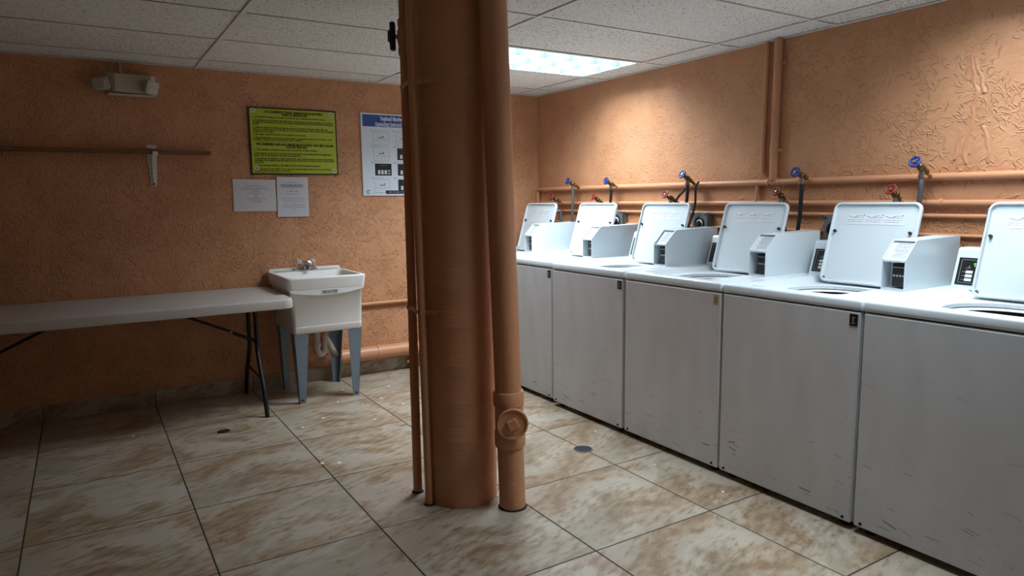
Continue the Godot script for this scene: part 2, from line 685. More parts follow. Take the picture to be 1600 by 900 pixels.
# the raised, badly patched crack that runs down the right wall
func plaster_ridge(wall: Node3D) -> void:
	var nz := noise(6.0, 77, 3)
	var st := new_st()
	for br in [[1.44, H, 3.385, 0.0], [1.44, 1.60, 3.43, 0.55], [1.46, 1.56, 3.36, -0.6], [1.74, 1.90, 3.40, 0.35]]:
		var y0: float = br[0]
		var y1: float = br[1]
		var n := int((y1 - y0) / 0.012)
		var prev := []
		for i in n + 1:
			var y: float = y0 + (y1 - y0) * i / n
			var z: float = br[2] + br[3] * (y1 - y) * 0.6 + 0.035 * nz.get_noise_2d(y * 0.6, br[2] * 3.0) + (0.012 if y > 1.95 else 0.0)
			var w := 0.009 + 0.008 * absf(nz.get_noise_2d(y * 2.0, 50.0)) + (0.008 if y > 1.95 else 0.0)
			var hgt := 0.003 + 0.007 * absf(nz.get_noise_2d(y * 3.0, 90.0))
			var row := [Vector3(0.001, y, z - w), Vector3(-hgt, y, z - w * 0.35), Vector3(-hgt * 0.7, y, z + w * 0.3), Vector3(0.001, y, z + w)]
			if prev.size() > 0:
				for q in 3:
					quad(st, prev[q], prev[q + 1], row[q + 1], row[q], Vector3.LEFT, 3)
			prev = row
	obj("plaster_ridge", st, M.paint, wall)

func build_ceiling() -> void:
	var ce := Node3D.new()
	structure("ceiling", ce)
	var st := new_st()
	box_between(st, Vector3(ROOM_LEFT - 0.15, H + 0.17, -0.15), Vector3(0.15, H + 0.25, ROOM_FRONT + 0.15))
	obj("deck", st, M.slab, ce)
	var xs := [0.0, -0.215, -1.435, -2.655, -3.875, -5.095, ROOM_LEFT]
	var zs := [0.0]
	var z := 0.29
	while z < ROOM_FRONT:
		zs.append(z)
		z += 0.61
	zs.append(ROOM_FRONT)
	rng.seed = 12
	for i in xs.size() - 1:
		for j in zs.size() - 1:
			var x1: float = xs[i] - 0.004
			var x0: float = xs[i + 1] + 0.004
			var z0: float = zs[j] + 0.004
			var z1: float = zs[j + 1] - 0.004
			if is_troffer(i, j):
				continue
			if i == 0 and j in [3, 5]:      # two border panels were cut short and show the void above
				x0 += 0.013
			if i == 1 and j == 3:
				z0 += 0.013
			uv_begin(Vector3(x0, 0, z0), Vector3(1.0 / 1.22, 0, 0), Vector3(0, 0, 1.0 / 0.61))
			st = new_st()
			bx(st, Vector3((x0 + x1) / 2, H + 0.014, (z0 + z1) / 2), Vector3(x1 - x0, 0.016, z1 - z0), 0.002)
			uv_on = false
			obj("panel", st, M.panel[1 if rng.randf() < 0.4 else 0], ce)
	for i in range(1, xs.size() - 1):
		st = new_st()
		box_between(st, Vector3(xs[i] - 0.0115, H, 0), Vector3(xs[i] + 0.0115, H + 0.003, ROOM_FRONT))
		box_between(st, Vector3(xs[i] - 0.0015, H + 0.003, 0), Vector3(xs[i] + 0.0015, H + 0.036, ROOM_FRONT))
		obj("main_tee", st, M.tee, ce)
	for j in range(1, zs.size() - 1):
		for i in xs.size() - 1:
			st = new_st()
			box_between(st, Vector3(xs[i + 1] + 0.012, H + 0.001, zs[j] - 0.0115), Vector3(xs[i] - 0.012, H + 0.0035, zs[j] + 0.0115))
			box_between(st, Vector3(xs[i + 1] + 0.012, H + 0.003, zs[j] - 0.0015), Vector3(xs[i] - 0.012, H + 0.036, zs[j] + 0.0015))
			obj("cross_tee", st, M.tee, ce)
	st = new_st()
	box_between(st, Vector3(ROOM_LEFT, H, 0), Vector3(0, H + 0.003, 0.02))
	obj("wall_angle", st, M.tee, ce)
	st = new_st()
	box_between(st, Vector3(-0.02, H, 0.02), Vector3(0, H + 0.003, ROOM_FRONT))
	obj("wall_angle", st, M.tee, ce)

const TROFFERS := [[1, 2], [1, 6]]

func is_troffer(i: int, j: int) -> bool:
	for t in TROFFERS:
		if t[0] == i and t[1] == j:
			return true
	return false

func build_troffers() -> void:
	var labels := ["recessed fluorescent ceiling light with louver grid by the far corner", "recessed fluorescent ceiling light above the nearest washers"]
	for n in TROFFERS.size():
		var x1: float = [-0.215, -0.215, -1.435, -2.655][TROFFERS[n][0]]
		var z0: float = 0.29 + 0.61 * (TROFFERS[n][1] - 1)
		var c := Vector3(x1 - 0.61, H, z0 + 0.305)
		var t := thing("ceiling_light", labels[n], "ceiling light", c, "recessed ceiling lights")
		var hx := 0.598
		var hz := 0.293
		var st := new_st()
		box_between(st, Vector3(-hx, 0.004, -hz), Vector3(hx, 0.125, -hz + 0.006))
		box_between(st, Vector3(-hx, 0.004, hz - 0.006), Vector3(hx, 0.125, hz))
		box_between(st, Vector3(-hx, 0.004, -hz + 0.006), Vector3(-hx + 0.006, 0.125, hz - 0.006))
		box_between(st, Vector3(hx - 0.006, 0.004, -hz + 0.006), Vector3(hx, 0.125, hz - 0.006))
		box_between(st, Vector3(-hx, 0.125, -hz), Vector3(hx, 0.131, hz))
		obj("housing", st, M.reflector, t)
		st = new_st()
		box_between(st, Vector3(-hx + 0.008, 0.112, -hz + 0.008), Vector3(hx - 0.008, 0.12, hz - 0.008))
		obj("light_diffuser", st, M.diffuser, t)
		for k in [-1, 1]:
			st = new_st()
			box_between(st, Vector3(-hx + 0.006, 0.006, k * hz / 3 - 0.004), Vector3(hx - 0.006, 0.095, k * hz / 3 + 0.004))
			var bl := obj("louver_blade", st, M.louver, t)
			st = new_st()
			box_between(st, Vector3(-hx + 0.006, 0.003, k * hz / 3 - 0.005), Vector3(hx - 0.006, 0.006, k * hz / 3 + 0.005))
			obj("blade_edge", st, M.louver_edge, bl)
		for k in 5:
			var x := -hx + (k + 1) * hx / 3.0
			for r in 3:
				var za := -hz + r * hz * 2.0 / 3.0
				st = new_st()
				box_between(st, Vector3(x - 0.004, 0.006, za + 0.006), Vector3(x + 0.004, 0.095, za + hz * 2.0 / 3.0 - 0.006))
				var bl2 := obj("louver_blade", st, M.louver, t)
				st = new_st()
				box_between(st, Vector3(x - 0.005, 0.003, za + 0.006), Vector3(x + 0.005, 0.006, za + hz * 2.0 / 3.0 - 0.006))
				obj("blade_edge", st, M.louver_edge, bl2)
		var a := AreaLight3D.new()
		a.area_size = Vector2(hx * 2 - 0.03, hz * 2 - 0.03)
		a.area_range = 15.0
		a.area_attenuation = 2.0
		a.light_color = Color(0.92, 0.965, 1.0)
		a.light_energy = [7.0, 4.3][n]
		a.shadow_enabled = true
		a.rotation.x = -PI / 2
		a.position = Vector3(0, 0.108, 0)
		put(a, "light", t)

# ------------------------------------------------------------------ column and the pipes beside it
const RIGHT := Vector3(0.891, 0, 0.454)     # across the view, level
const NEAR := Vector3(-0.454, 0, 0.891)     # towards the camera, level

func build_column() -> void:
	var st := new_st()
	var prof := [Vector2(0, 0), Vector2(0.157, 0), Vector2(0.156, 0.012), Vector2(0.1555, 0.03)]
	var y := 0.12
	while y < H - 0.06:
		prof.append_array([Vector2(0.1555, y), Vector2(0.1566, y + 0.006), Vector2(0.1557, y + 0.012)])
		y += 0.165
	prof.append_array([Vector2(0.1555, H), Vector2(0, H)])
	lathe(st, prof, 48)
	var o := obj("round_column", st, M.column)
	o.position = Vector3(-1.9985, 0, 2.3215)
	tag(o, "round terracotta-painted concrete column standing in the middle of the room", "column")
	# big drain stack with a cleanout
	var foot := Vector3(-1.878, 0, 2.555)
	var t := thing("drain_stack", "thick terracotta-painted drain pipe with a cleanout plug in front of the column", "pipe", foot)
	var dir := (Vector3(0, H, 0) - RIGHT * 0.026 * H).normalized()
	var xf := Transform3D(Basis(dir.cross(Vector3.BACK).normalized(), dir, dir.cross(Vector3.BACK).normalized().cross(dir)), Vector3.ZERO)
	st = new_st()
	lathe(st, [Vector2(0, 0), Vector2(0.056, 0), Vector2(0.0555, H), Vector2(0, H)], 32, xf)
	obj("pipe", st, M.paint, t)
	st = new_st()
	lathe(st, [Vector2(0.05, 0.270), Vector2(0.063, 0.272), Vector2(0.065, 0.277), Vector2(0.065, 0.335), Vector2(0.061, 0.345), Vector2(0.060, 0.445), Vector2(0.065, 0.452), Vector2(0.065, 0.506), Vector2(0.062, 0.511), Vector2(0.05, 0.513)], 32, xf)
	obj("coupling", st, M.paint, t)
	var face := (NEAR + RIGHT * 0.05).normalized()
	var cx := Transform3D(Basis(face.cross(Vector3.UP).normalized(), face, face.cross(Vector3.UP).normalized().cross(face)), Vector3(0, 0.392, 0) - RIGHT * 0.008 + face * 0.03)
	st = new_st()
	lathe(st, [Vector2(0.058, 0), Vector2(0.060, 0.045), Vector2(0.064, 0.047), Vector2(0.066, 0.052), Vector2(0.066, 0.058), Vector2(0.063, 0.062), Vector2(0.058, 0.062), Vector2(0.057, 0.056), Vector2(0, 0.056)], 32, cx)
	obj("cleanout_hub", st, M.paint, t)
	st = new_st()
	bx(st, cx * Vector3(0, 0.063, 0), Vector3(0.042, 0.018, 0.042), 0.003, cx.basis * Basis(Vector3.UP, 0.45))
	obj("cleanout_plug", st, M.paint, t)
	rng.seed = 55
	for k in 16:
		st = new_st()
		var ha := rng.randf_range(-0.9, 1.1)
		var hy := rng.randf_range(0.03, 0.24)
		var hd := (NEAR * cos(ha) + RIGHT * sin(ha)).normalized()
		var hb := Basis(hd.cross(Vector3.UP).normalized(), Vector3.UP, hd)
		bx(st, Vector3(0, hy, 0) - RIGHT * 0.026 * hy + hd * 0.0558, Vector3(rng.randf_range(0.002, 0.006), rng.randf_range(0.0015, 0.009), 0.0012), 0.0, hb * Basis(Vector3.BACK, rng.randf_range(-1.2, 1.2)))
		obj("paint_chip", st, M.chip, t)
	st = new_st()
	lathe(st, [Vector2(0.055, 0.0), Vector2(0.063, 0.001), Vector2(0.058, 0.006), Vector2(0.055, 0.007)], 24)
	obj("seal", st, M.dark_gap, t)
	# two slim water pipes
	var p1 := Vector3(-2.158, 0, 2.194)
	var p2 := Vector3(-2.171, 0, 2.343)
	t = thing("water_pipe", "slim terracotta pipe with a black valve lever, left of the column", "pipe", p1)
	st = new_st()
	lathe(st, [Vector2(0, 0), Vector2(0.02, 0), Vector2(0.02, H), Vector2(0, H)], 18)
	obj("pipe", st, M.paint, t)
	st = new_st()
	lathe(st, [Vector2(0.019, 0), Vector2(0.028, 0.001), Vector2(0.024, 0.005), Vector2(0.020, 0.007)], 18)
	obj("seal", st, M.dark_gap, t)
	st = new_st()
	lathe(st, [Vector2(0.019, 1.902), Vector2(0.025, 1.905), Vector2(0.026, 1.93), Vector2(0.023, 1.94), Vector2(0.028, 1.96), Vector2(0.028, 2.0), Vector2(0.023, 2.018), Vector2(0.026, 2.026), Vector2(0.026, 2.05), Vector2(0.019, 2.053)], 20)
	rod(st, Vector3(0, 1.98, 0), Vector3(0, 1.98, 0) - RIGHT * 0.034, 0.014, 14, 0.009)
	obj("valve_body", st, M.paint, t)
	st = new_st()
	var lb := Basis(-RIGHT, Vector3.UP, -RIGHT.cross(Vector3.UP))
	bx(st, Vector3(0, 1.982, 0) - RIGHT * 0.047, Vector3(0.024, 0.116, 0.03), 0.006, lb)
	bx(st, Vector3(0, 1.982, 0) - RIGHT * 0.052, Vector3(0.030, 0.056, 0.034), 0.009, lb)
	obj("valve_lever", st, M.black, t)
	t = thing("water_pipe", "slim plain terracotta pipe touching the left of the column", "pipe", p2)
	st = new_st()
	rod(st, Vector3.ZERO, Vector3(0, H, 0) - RIGHT * 0.025, 0.0165, 18)
	obj("pipe", st, M.paint, t)
	st = new_st()
	lathe(st, [Vector2(0.016, 0), Vector2(0.023, 0.001), Vector2(0.020, 0.005), Vector2(0.017, 0.007)], 18)
	obj("seal", st, M.dark_gap, t)
	var n := 0
	for y2 in [1.775, 0.845]:
		var p2y: Vector3 = p2 - RIGHT * 0.025 * y2 / H
		var path := [p1 - RIGHT * 0.0225, p1 + NEAR * 0.021 - RIGHT * 0.012, p2y - RIGHT * 0.0185, p2y + NEAR * 0.0185 - RIGHT * 0.003, p2y + NEAR * 0.012 + RIGHT * 0.015, Vector3(-2.145, 0, 2.395), Vector3(-2.120, 0, 2.432)]
		st = new_st()
		for i in path.size() - 1:
			var a: Vector3 = path[i]
			var b: Vector3 = path[i + 1]
			var d := (b - a).normalized()
			bx(st, (a + b) * 0.5 + Vector3(0, y2, 0), Vector3(a.distance_to(b) + 0.003, 0.016, 0.0035), 0.0008, Basis(d, Vector3.UP, d.cross(Vector3.UP)))
		var s := thing("pipe_strap", ["perforated strap tying two slim pipes to the column near the ceiling", "perforated strap tying two slim pipes to the column at waist height"][n], "strap", Vector3.ZERO, "pipe straps on the column")
		obj("band", st, M.paint, s)
		for i in path.size() - 1:
			var a2: Vector3 = path[i]
			var b2: Vector3 = path[i + 1]
			var d2 := (b2 - a2).normalized()
			st = new_st()
			var nn := d2.cross(Vector3.UP)
			if nn.dot(NEAR) < 0.0:
				nn = -nn
			var mid := (a2 + b2) * 0.5 + Vector3(0, y2, 0)
			rod(st, mid, mid + nn * 0.0022, 0.0028, 8)
			obj("hole", st, M.dark_gap, s)
		n += 1

# ------------------------------------------------------------------ washers
const WX := -0.888
const WW := 0.668

func lid_print() -> StandardMaterial3D:
	var im := Image.create_empty(220, 56, false, Image.FORMAT_RGB8)
	var base := rgb8(212, 217, 221)
	var g := rgb8(112, 119, 127)
	im.fill(base)
	var r := RandomNumberGenerator.new()
	r.seed = 9
	for k in 3:
		var x := 4 + k * 72
		for d in 20:
			im.fill_rect(Rect2i(x + d, 10 + d / 2, 3, 2), g)
			im.fill_rect(Rect2i(x + 40 - d, 10 + d / 2, 3, 2), g)
		print_row(im, x + 34, x + 66, 8, 3, g, r)
		print_row(im, x + 24, x + 66, 18, 3, g, r)
		print_row(im, x, x + 66, 30, 3, g, r)
		print_row(im, x, x + 60, 40, 3, g, r)
		im.fill_rect(Rect2i(x + 62, 4, 4, 5), rgb8(70, 74, 80))
	return print_material(im, 0.5)

func coin_print() -> StandardMaterial3D:
	var im := Image.create_empty(120, 130, false, Image.FORMAT_RGB8)
	im.fill(rgb8(178, 184, 189))
	var r := RandomNumberGenerator.new()
	r.seed = 19
	var ink := rgb8(18, 20, 26)
	var rows := [[16, 112, 6], [12, 116, 5], [6, 116, 7], [8, 112, 4], [6, 110, 4], [2, 112, 7], [24, 104, 4], [18, 108, 4], [22, 100, 4], [6, 110, 4], [16, 104, 4]]
	var y := 5
	for q in rows:
		print_row(im, q[0], q[1], y, q[2], ink, r)
		y += 11
	return print_material(im, 0.6)

func make_washer() -> Node3D:
	var t := Node3D.new()
	put(t, "washer")
	# cabinet
	var st := new_st()
	uv_begin(Vector3(0, 0.87, 0), Vector3(0, 0, 1.0 / WW), Vector3(0, -1.0 / 0.845, 0))
	box_between(st, Vector3(0.0, 0.028, 0.004), Vector3(0.022, 0.868, WW - 0.004), 0.006)
	uv_on = false
	obj("front_panel", st, M.front[0], t)
	for z in [0.002, WW - 0.016]:
		st = new_st()
		box_between(st, Vector3(0.012, 0.03, z), Vector3(0.76, 0.872, z + 0.014), 0.004)
		obj("side_panel", st, M.enamel_side, t)
	st = new_st()
	box_between(st, Vector3(0.746, 0.03, 0.016), Vector3(0.758, 0.872, WW - 0.016))
	obj("back_panel", st, M.enamel_side, t)
	st = new_st()
	box_between(st, Vector3(0.024, 0.031, 0.018), Vector3(0.744, 0.037, WW - 0.018))
	obj("bottom_pan", st, M.enamel_side, t)
	for fx in [0.05, 0.70]:
		for fz in [0.05, WW - 0.05]:
			st = new_st()
			rod(st, Vector3(fx, 0.0, fz), Vector3(fx, 0.012, fz), 0.022, 12, 0.018)
			rod(st, Vector3(fx, 0.012, fz), Vector3(fx, 0.032, fz), 0.007, 8)
			obj("leveling_foot", st, M.rubber, t)
	for z in [0.035, WW - 0.035]:
		st = new_st()
		rod(st, Vector3(0.004, 0.045, z), Vector3(-0.0035, 0.045, z), 0.006, 10)
		obj("screw", st, M.dark_gap, t)
	# top with the loading hole
	st = new_st()
	loft(st, [
		rrect(0.0, 0.762, 0.0, WW, 0.012, 0.874), rrect(-0.002, 0.762, 0.0, WW, 0.012, 0.884), rrect(-0.002, 0.762, 0.0, WW, 0.012, 0.904), rrect(0.002, 0.76, 0.003, WW - 0.003, 0.012, 0.912), rrect(0.012, 0.755, 0.01, WW - 0.01, 0.012, 0.915),
		rrect(0.055, 0.650, 0.060, 0.532, 0.05, 0.915), rrect(0.10, 0.62, 0.10, 0.520, 0.05, 0.889),
		rrect(0.145, 0.525, 0.135, 0.515, 0.17, 0.889), rrect(0.151, 0.519, 0.141, 0.509, 0.168, 0.886), rrect(0.154, 0.516, 0.144, 0.506, 0.166, 0.872),
		rrect(0.145, 0.525, 0.135, 0.515, 0.17, 0.870)], true, false, [0, 1, 1, 1, 0, 0, 0, 0, 0, 0, 0])
	obj("top", st, M.enamel, t)
	st = new_st()
	loft(st, [rrect(0.12, 0.54, 0.11, 0.535, 0.17, 0.868), rrect(0.12, 0.54, 0.11, 0.535, 0.17, 0.860), rrect(0.165, 0.505, 0.155, 0.495, 0.15, 0.860), rrect(0.16, 0.51, 0.15, 0.50, 0.15, 0.868)], true, false)
	obj("tub_ring", st, M.tub_white, t)
	st = new_st()
	loft(st, [rrect(0.12, 0.54, 0.11, 0.535, 0.17, 0.855), rrect(0.12, 0.53, 0.11, 0.52, 0.17, 0.42), rrect(0.13, 0.52, 0.12, 0.51, 0.17, 0.42), rrect(0.13, 0.53, 0.12, 0.525, 0.17, 0.855)], true, false)
	loft(st, [rrect(0.12, 0.53, 0.11, 0.52, 0.17, 0.40), rrect(0.12, 0.53, 0.11, 0.52, 0.17, 0.42)])
	lathe(st, [Vector2(0.06, 0), Vector2(0.045, 0.25), Vector2(0.03, 0.27), Vector2(0, 0.27)], 16, Transform3D(Basis.IDENTITY, Vector3(0.325, 0.42, 0.315)))
	obj("basket", st, M.basket, t)
	# open lid leaning back on its hinge
	var d := Vector3(0.110, 0.3755, 0).normalized()
	var nrm := Vector3(-d.y, d.x, 0)
	var lx := Transform3D(Basis(Vector3(0, 0, 1), nrm, d), Vector3(0.553, 0.894, 0.121))
	var lw := 0.413
	var ll := 0.390
	st = new_st()
	loft(st, [moved(rrect(0.006, lw - 0.006, 0.006, ll - 0.006, 0.03, 0.0), lx), moved(rrect(0.0, lw, 0.0, ll, 0.034, 0.006), lx), moved(rrect(0.0, lw, 0.0, ll, 0.034, 0.019), lx), moved(rrect(0.003, lw - 0.003, 0.003, ll - 0.003, 0.032, 0.023), lx), moved(rrect(0.009, lw - 0.009, 0.009, ll - 0.009, 0.028, 0.023), lx), moved(rrect(0.013, lw - 0.013, 0.013, ll - 0.013, 0.024, 0.011), lx)], false, true, [1, 1, 1, 0, 0])
	var lid := obj("lid", st, M.enamel, t)
	st = new_st()
	printed(st, lx * Vector3(lw * 0.50, 0.0118, ll * 0.795), Vector3(0, 0, lw * 0.33), d * ll * 0.065)
	obj("sticker", st, M.lid_print, lid)
	for q in [[0.027, 0.64], [lw - 0.030, 0.64]]:
		st = new_st()
		var c0: Vector3 = lx * Vector3(q[0], 0.010, ll * q[1])
		rod(st, c0, c0 + nrm * 0.014, 0.0065, 12)
		obj("bumper", st, M.rubber, lid)
	for q in [0.02, lw - 0.02]:
		st = new_st()
		var c1: Vector3 = lx * Vector3(q, 0.010, 0.022)
		rod(st, c1, c1 + nrm * 0.01, 0.006, 10)
		obj("hinge_screw", st, M.steel, lid)
	# control console at the back
	var cons := Node3D.new()
	put(cons, "console", t)
	st = new_st()
	prism(st, [Vector2(0.622, 0.912), Vector2(0.672, 1.072), Vector2(0.678, 1.080), Vector2(0.686, 1.083), Vector2(0.76, 1.083), Vector2(0.76, 0.912)], 0.528, Transform3D(Basis.IDENTITY, Vector3(0, 0, 0.004)))
	obj("console_body", st, M.enamel, cons)
	var cd := Vector3(0.050, 0.160, 0).normalized()
	var cn := Vector3(-cd.y, cd.x, 0)
	var cx := Transform3D(Basis(Vector3(0, 0, 1), cd, cn), Vector3(0.622, 0.912, 0.004))
	st = new_st()
	bx(st, cx * Vector3(0.012 + 0.115, 0.020 + 0.058, 0.0012), Vector3(0.23, 0.116, 0.0024), 0.0008, cx.basis)
	obj("control_panel", st, M.black, cons)
	st = new_st()
	for e in [[0.127, 0.029, 0.206, 0.0012], [0.127, 0.127, 0.206, 0.0012], [0.024, 0.078, 0.0012, 0.098], [0.230, 0.078, 0.0012, 0.098]]:
		bx(st, cx * Vector3(e[0], e[1], 0.0027), Vector3(e[2], e[3], 0.0008), 0.0, cx.basis)
	for e in 3:
		bx(st, cx * Vector3(0.040, 0.042 + 0.0165 * e, 0.0027), Vector3(0.014, 0.0014, 0.0008), 0.0, cx.basis)
	bx(st, cx * Vector3(0.054, 0.092, 0.0027), Vector3(0.018, 0.0016, 0.0008), 0.0, cx.basis)
	bx(st, cx * Vector3(0.056, 0.098, 0.0027), Vector3(0.003, 0.008, 0.0008), 0.0, cx.basis * Basis(Vector3.BACK, -0.5))
	obj("panel_print", st, M.mark, cons)
	for c in 3:
		for r in 3:
			st = new_st()
			bx(st, cx * Vector3(0.060 + 0.040 * c, 0.042 + 0.0165 * r, 0.0032), Vector3(0.027, 0.012, 0.002), 0.0009, cx.basis)
			obj("button", st, M.button, cons)
	for r in 2:
		st = new_st()
		bx(st, cx * Vector3(0.196, 0.045 + 0.030 * r, 0.0032), Vector3(0.027, 0.012, 0.002), 0.0009, cx.basis)
		obj("button", st, M.button, cons)
	st = new_st()
	lettering(st, "15", 0.0155, Transform3D(cx.basis, cx * Vector3(0.070, 0.107, 0.0028)), 0.024, true, true)
	obj("display_digits", st, M.digits, cons)
	# coin box on the right
	var cb := Node3D.new()
	put(cb, "coin_box", t)
	var o := Vector3(0.343, 0.914, 0.537)
	var cw := 0.098
	var side := [Vector2(0, 0), Vector2(0, 0.129), Vector2(0.074, 0.203), Vector2(0.080, 0.206), Vector2(0.422, 0.214), Vector2(0.422, 0)]
	st = new_st()
	for z in [0.0, cw - 0.004]:
		prism(st, side, 0.004, Transform3D(Basis.IDENTITY, o + Vector3(0, 0, z)))
	box_between(st, o + Vector3(0.0, 0.0, 0.004), o + Vector3(0.418, 0.009, cw - 0.004))
	box_between(st, o + Vector3(0.418, 0.0, 0.004), o + Vector3(0.422, 0.212, cw - 0.004))
	prism(st, [Vector2(0.076, 0.2), Vector2(0.076, 0.204), Vector2(0.42, 0.2125), Vector2(0.42, 0.2085)], cw - 0.008, Transform3D(Basis.IDENTITY, o + Vector3(0, 0, 0.004)))
	prism(st, [Vector2(0.0, 0.119), Vector2(0.0, 0.127), Vector2(0.014, 0.127), Vector2(0.082, 0.198), Vector2(0.09, 0.198), Vector2(0.022, 0.119)], cw - 0.008, Transform3D(Basis.IDENTITY, o + Vector3(0, 0, 0.004)))
	box_between(st, o + Vector3(0.062, 0.009, 0.004), o + Vector3(0.066, 0.119, cw - 0.004))
	obj("housing", st, M.enamel, cb)
	var sd := Vector3(0.068, 0.071, 0).normalized()
	var sn := Vector3(-sd.y, sd.x, 0)
	st = new_st()
	printed(st, o + Vector3(0.048, 0.1625, cw * 0.56) + sn * 0.0008, Vector3(0, 0, cw * 0.36), sd * 0.043)
	obj("instruction_label", st, M.coin_print, cb)
	st = new_st()
	box_between(st, o + Vector3(0.020, 0.016, 0.034), o + Vector3(0.062, 0.113, cw - 0.006), 0.002)
	var mech := obj("coin_mechanism", st, M.black, cb)
	st = new_st()
	box_between(st, o + Vector3(0.016, 0.094, 0.038), o + Vector3(0.021, 0.0985, cw - 0.008))
	obj("slot_bar", st, M.steel, mech)
	for k in 4:
		st = new_st()
		var c2 := o + Vector3(0.0205, 0.062, 0.043 + 0.0125 * k)
		rod(st, c2, c2 + Vector3(-0.0012, 0, 0), 0.0048, 12)
		obj("coin_mark", st, M.mark, mech)
	st = new_st()
	box_between(st, Vector3(-0.0025, 0.812, WW - 0.047), Vector3(0.002, 0.858, WW - 0.014), 0.0008)
	obj("badge", st, M.black, t)
	st = new_st()
	bx(st, Vector3(-0.003, 0.836, WW - 0.031), Vector3(0.0008, 0.016, 0.004), 0.0)
	bx(st, Vector3(-0.003, 0.845, WW - 0.030), Vector3(0.0008, 0.003, 0.014), 0.0)
	bx(st, Vector3(-0.003, 0.823, WW - 0.031), Vector3(0.0008, 0.003, 0.016), 0.0)
	obj("badge_mark", st, M.mark, t)
	return t

func build_washers() -> void:
	M.lid_print = lid_print()
	M.coin_print = coin_print()
	var zs := [3.475, 2.803, 2.131, 1.452, 0.755, 0.075]
	var labels := [
		"white coin-operated washer with open lid at the right edge, nearest the camera",
		"white coin-operated washer with open lid, second from the right edge",
		"white coin-operated washer with open lid and torn badge residue instead of a badge",
		"white coin-operated washer with open lid standing nearest the floor drain",
		"white coin-operated washer with open lid whose front is partly hidden by the drain pipe",
		"white coin-operated washer in the far corner, its front hidden behind the column"]
	var first := make_washer()
	for i in 6:
		var w: Node3D = first if i == 0 else first.duplicate()
		if i > 0:
			put(w, "washer")
		w.position = Vector3(WX + (0.02 if i == 4 else 0.0), 0, zs[i])
		tag(w, labels[i], "washing machine", "row of coin washers")
		(w.get_node("front_panel") as MeshInstance3D).material_override = M.front[i % 3]
		if i == 2:
			(w.get_node("badge") as MeshInstance3D).material_override = sm(rgb8(168, 156, 138), 0.8)
			w.get_node("badge").scale = Vector3(0.5, 1, 1)
			(w.get_node("badge_mark") as MeshInstance3D).material_override = sm(rgb8(112, 96, 82), 0.8)

# ------------------------------------------------------------------ pipes, valves and hoses on the walls
func wall_pipe(label: String, pts: Array, r: float, clamps: Array = [], m: Material = null) -> Node3D:
	var t := thing("wall_pipe", label, "pipe", Vector3.ZERO)
	var st := new_st()
	tube(st, pts, r, 14)
	obj("pipe", st, m if m else M.paint, t)
	for c in clamps:
		st = new_st()
		var p: Vector3 = c[0]
		var d: Vector3 = c[1]
		var q := along(p - d * 0.009, p + d * 0.009)
		lathe(st, [Vector2(r * 0.9, 0), Vector2(r + 0.004, 0), Vector2(r + 0.004, 0.018), Vector2(r * 0.9, 0.018)], 14, q)
		if c.size() > 2:
			bx(st, p + (c[2] as Vector3) * (r + 0.012), Vector3(0.012, 0.016, 0.028), 0.002)
		obj("clamp", st, M.paint, t)
	return t

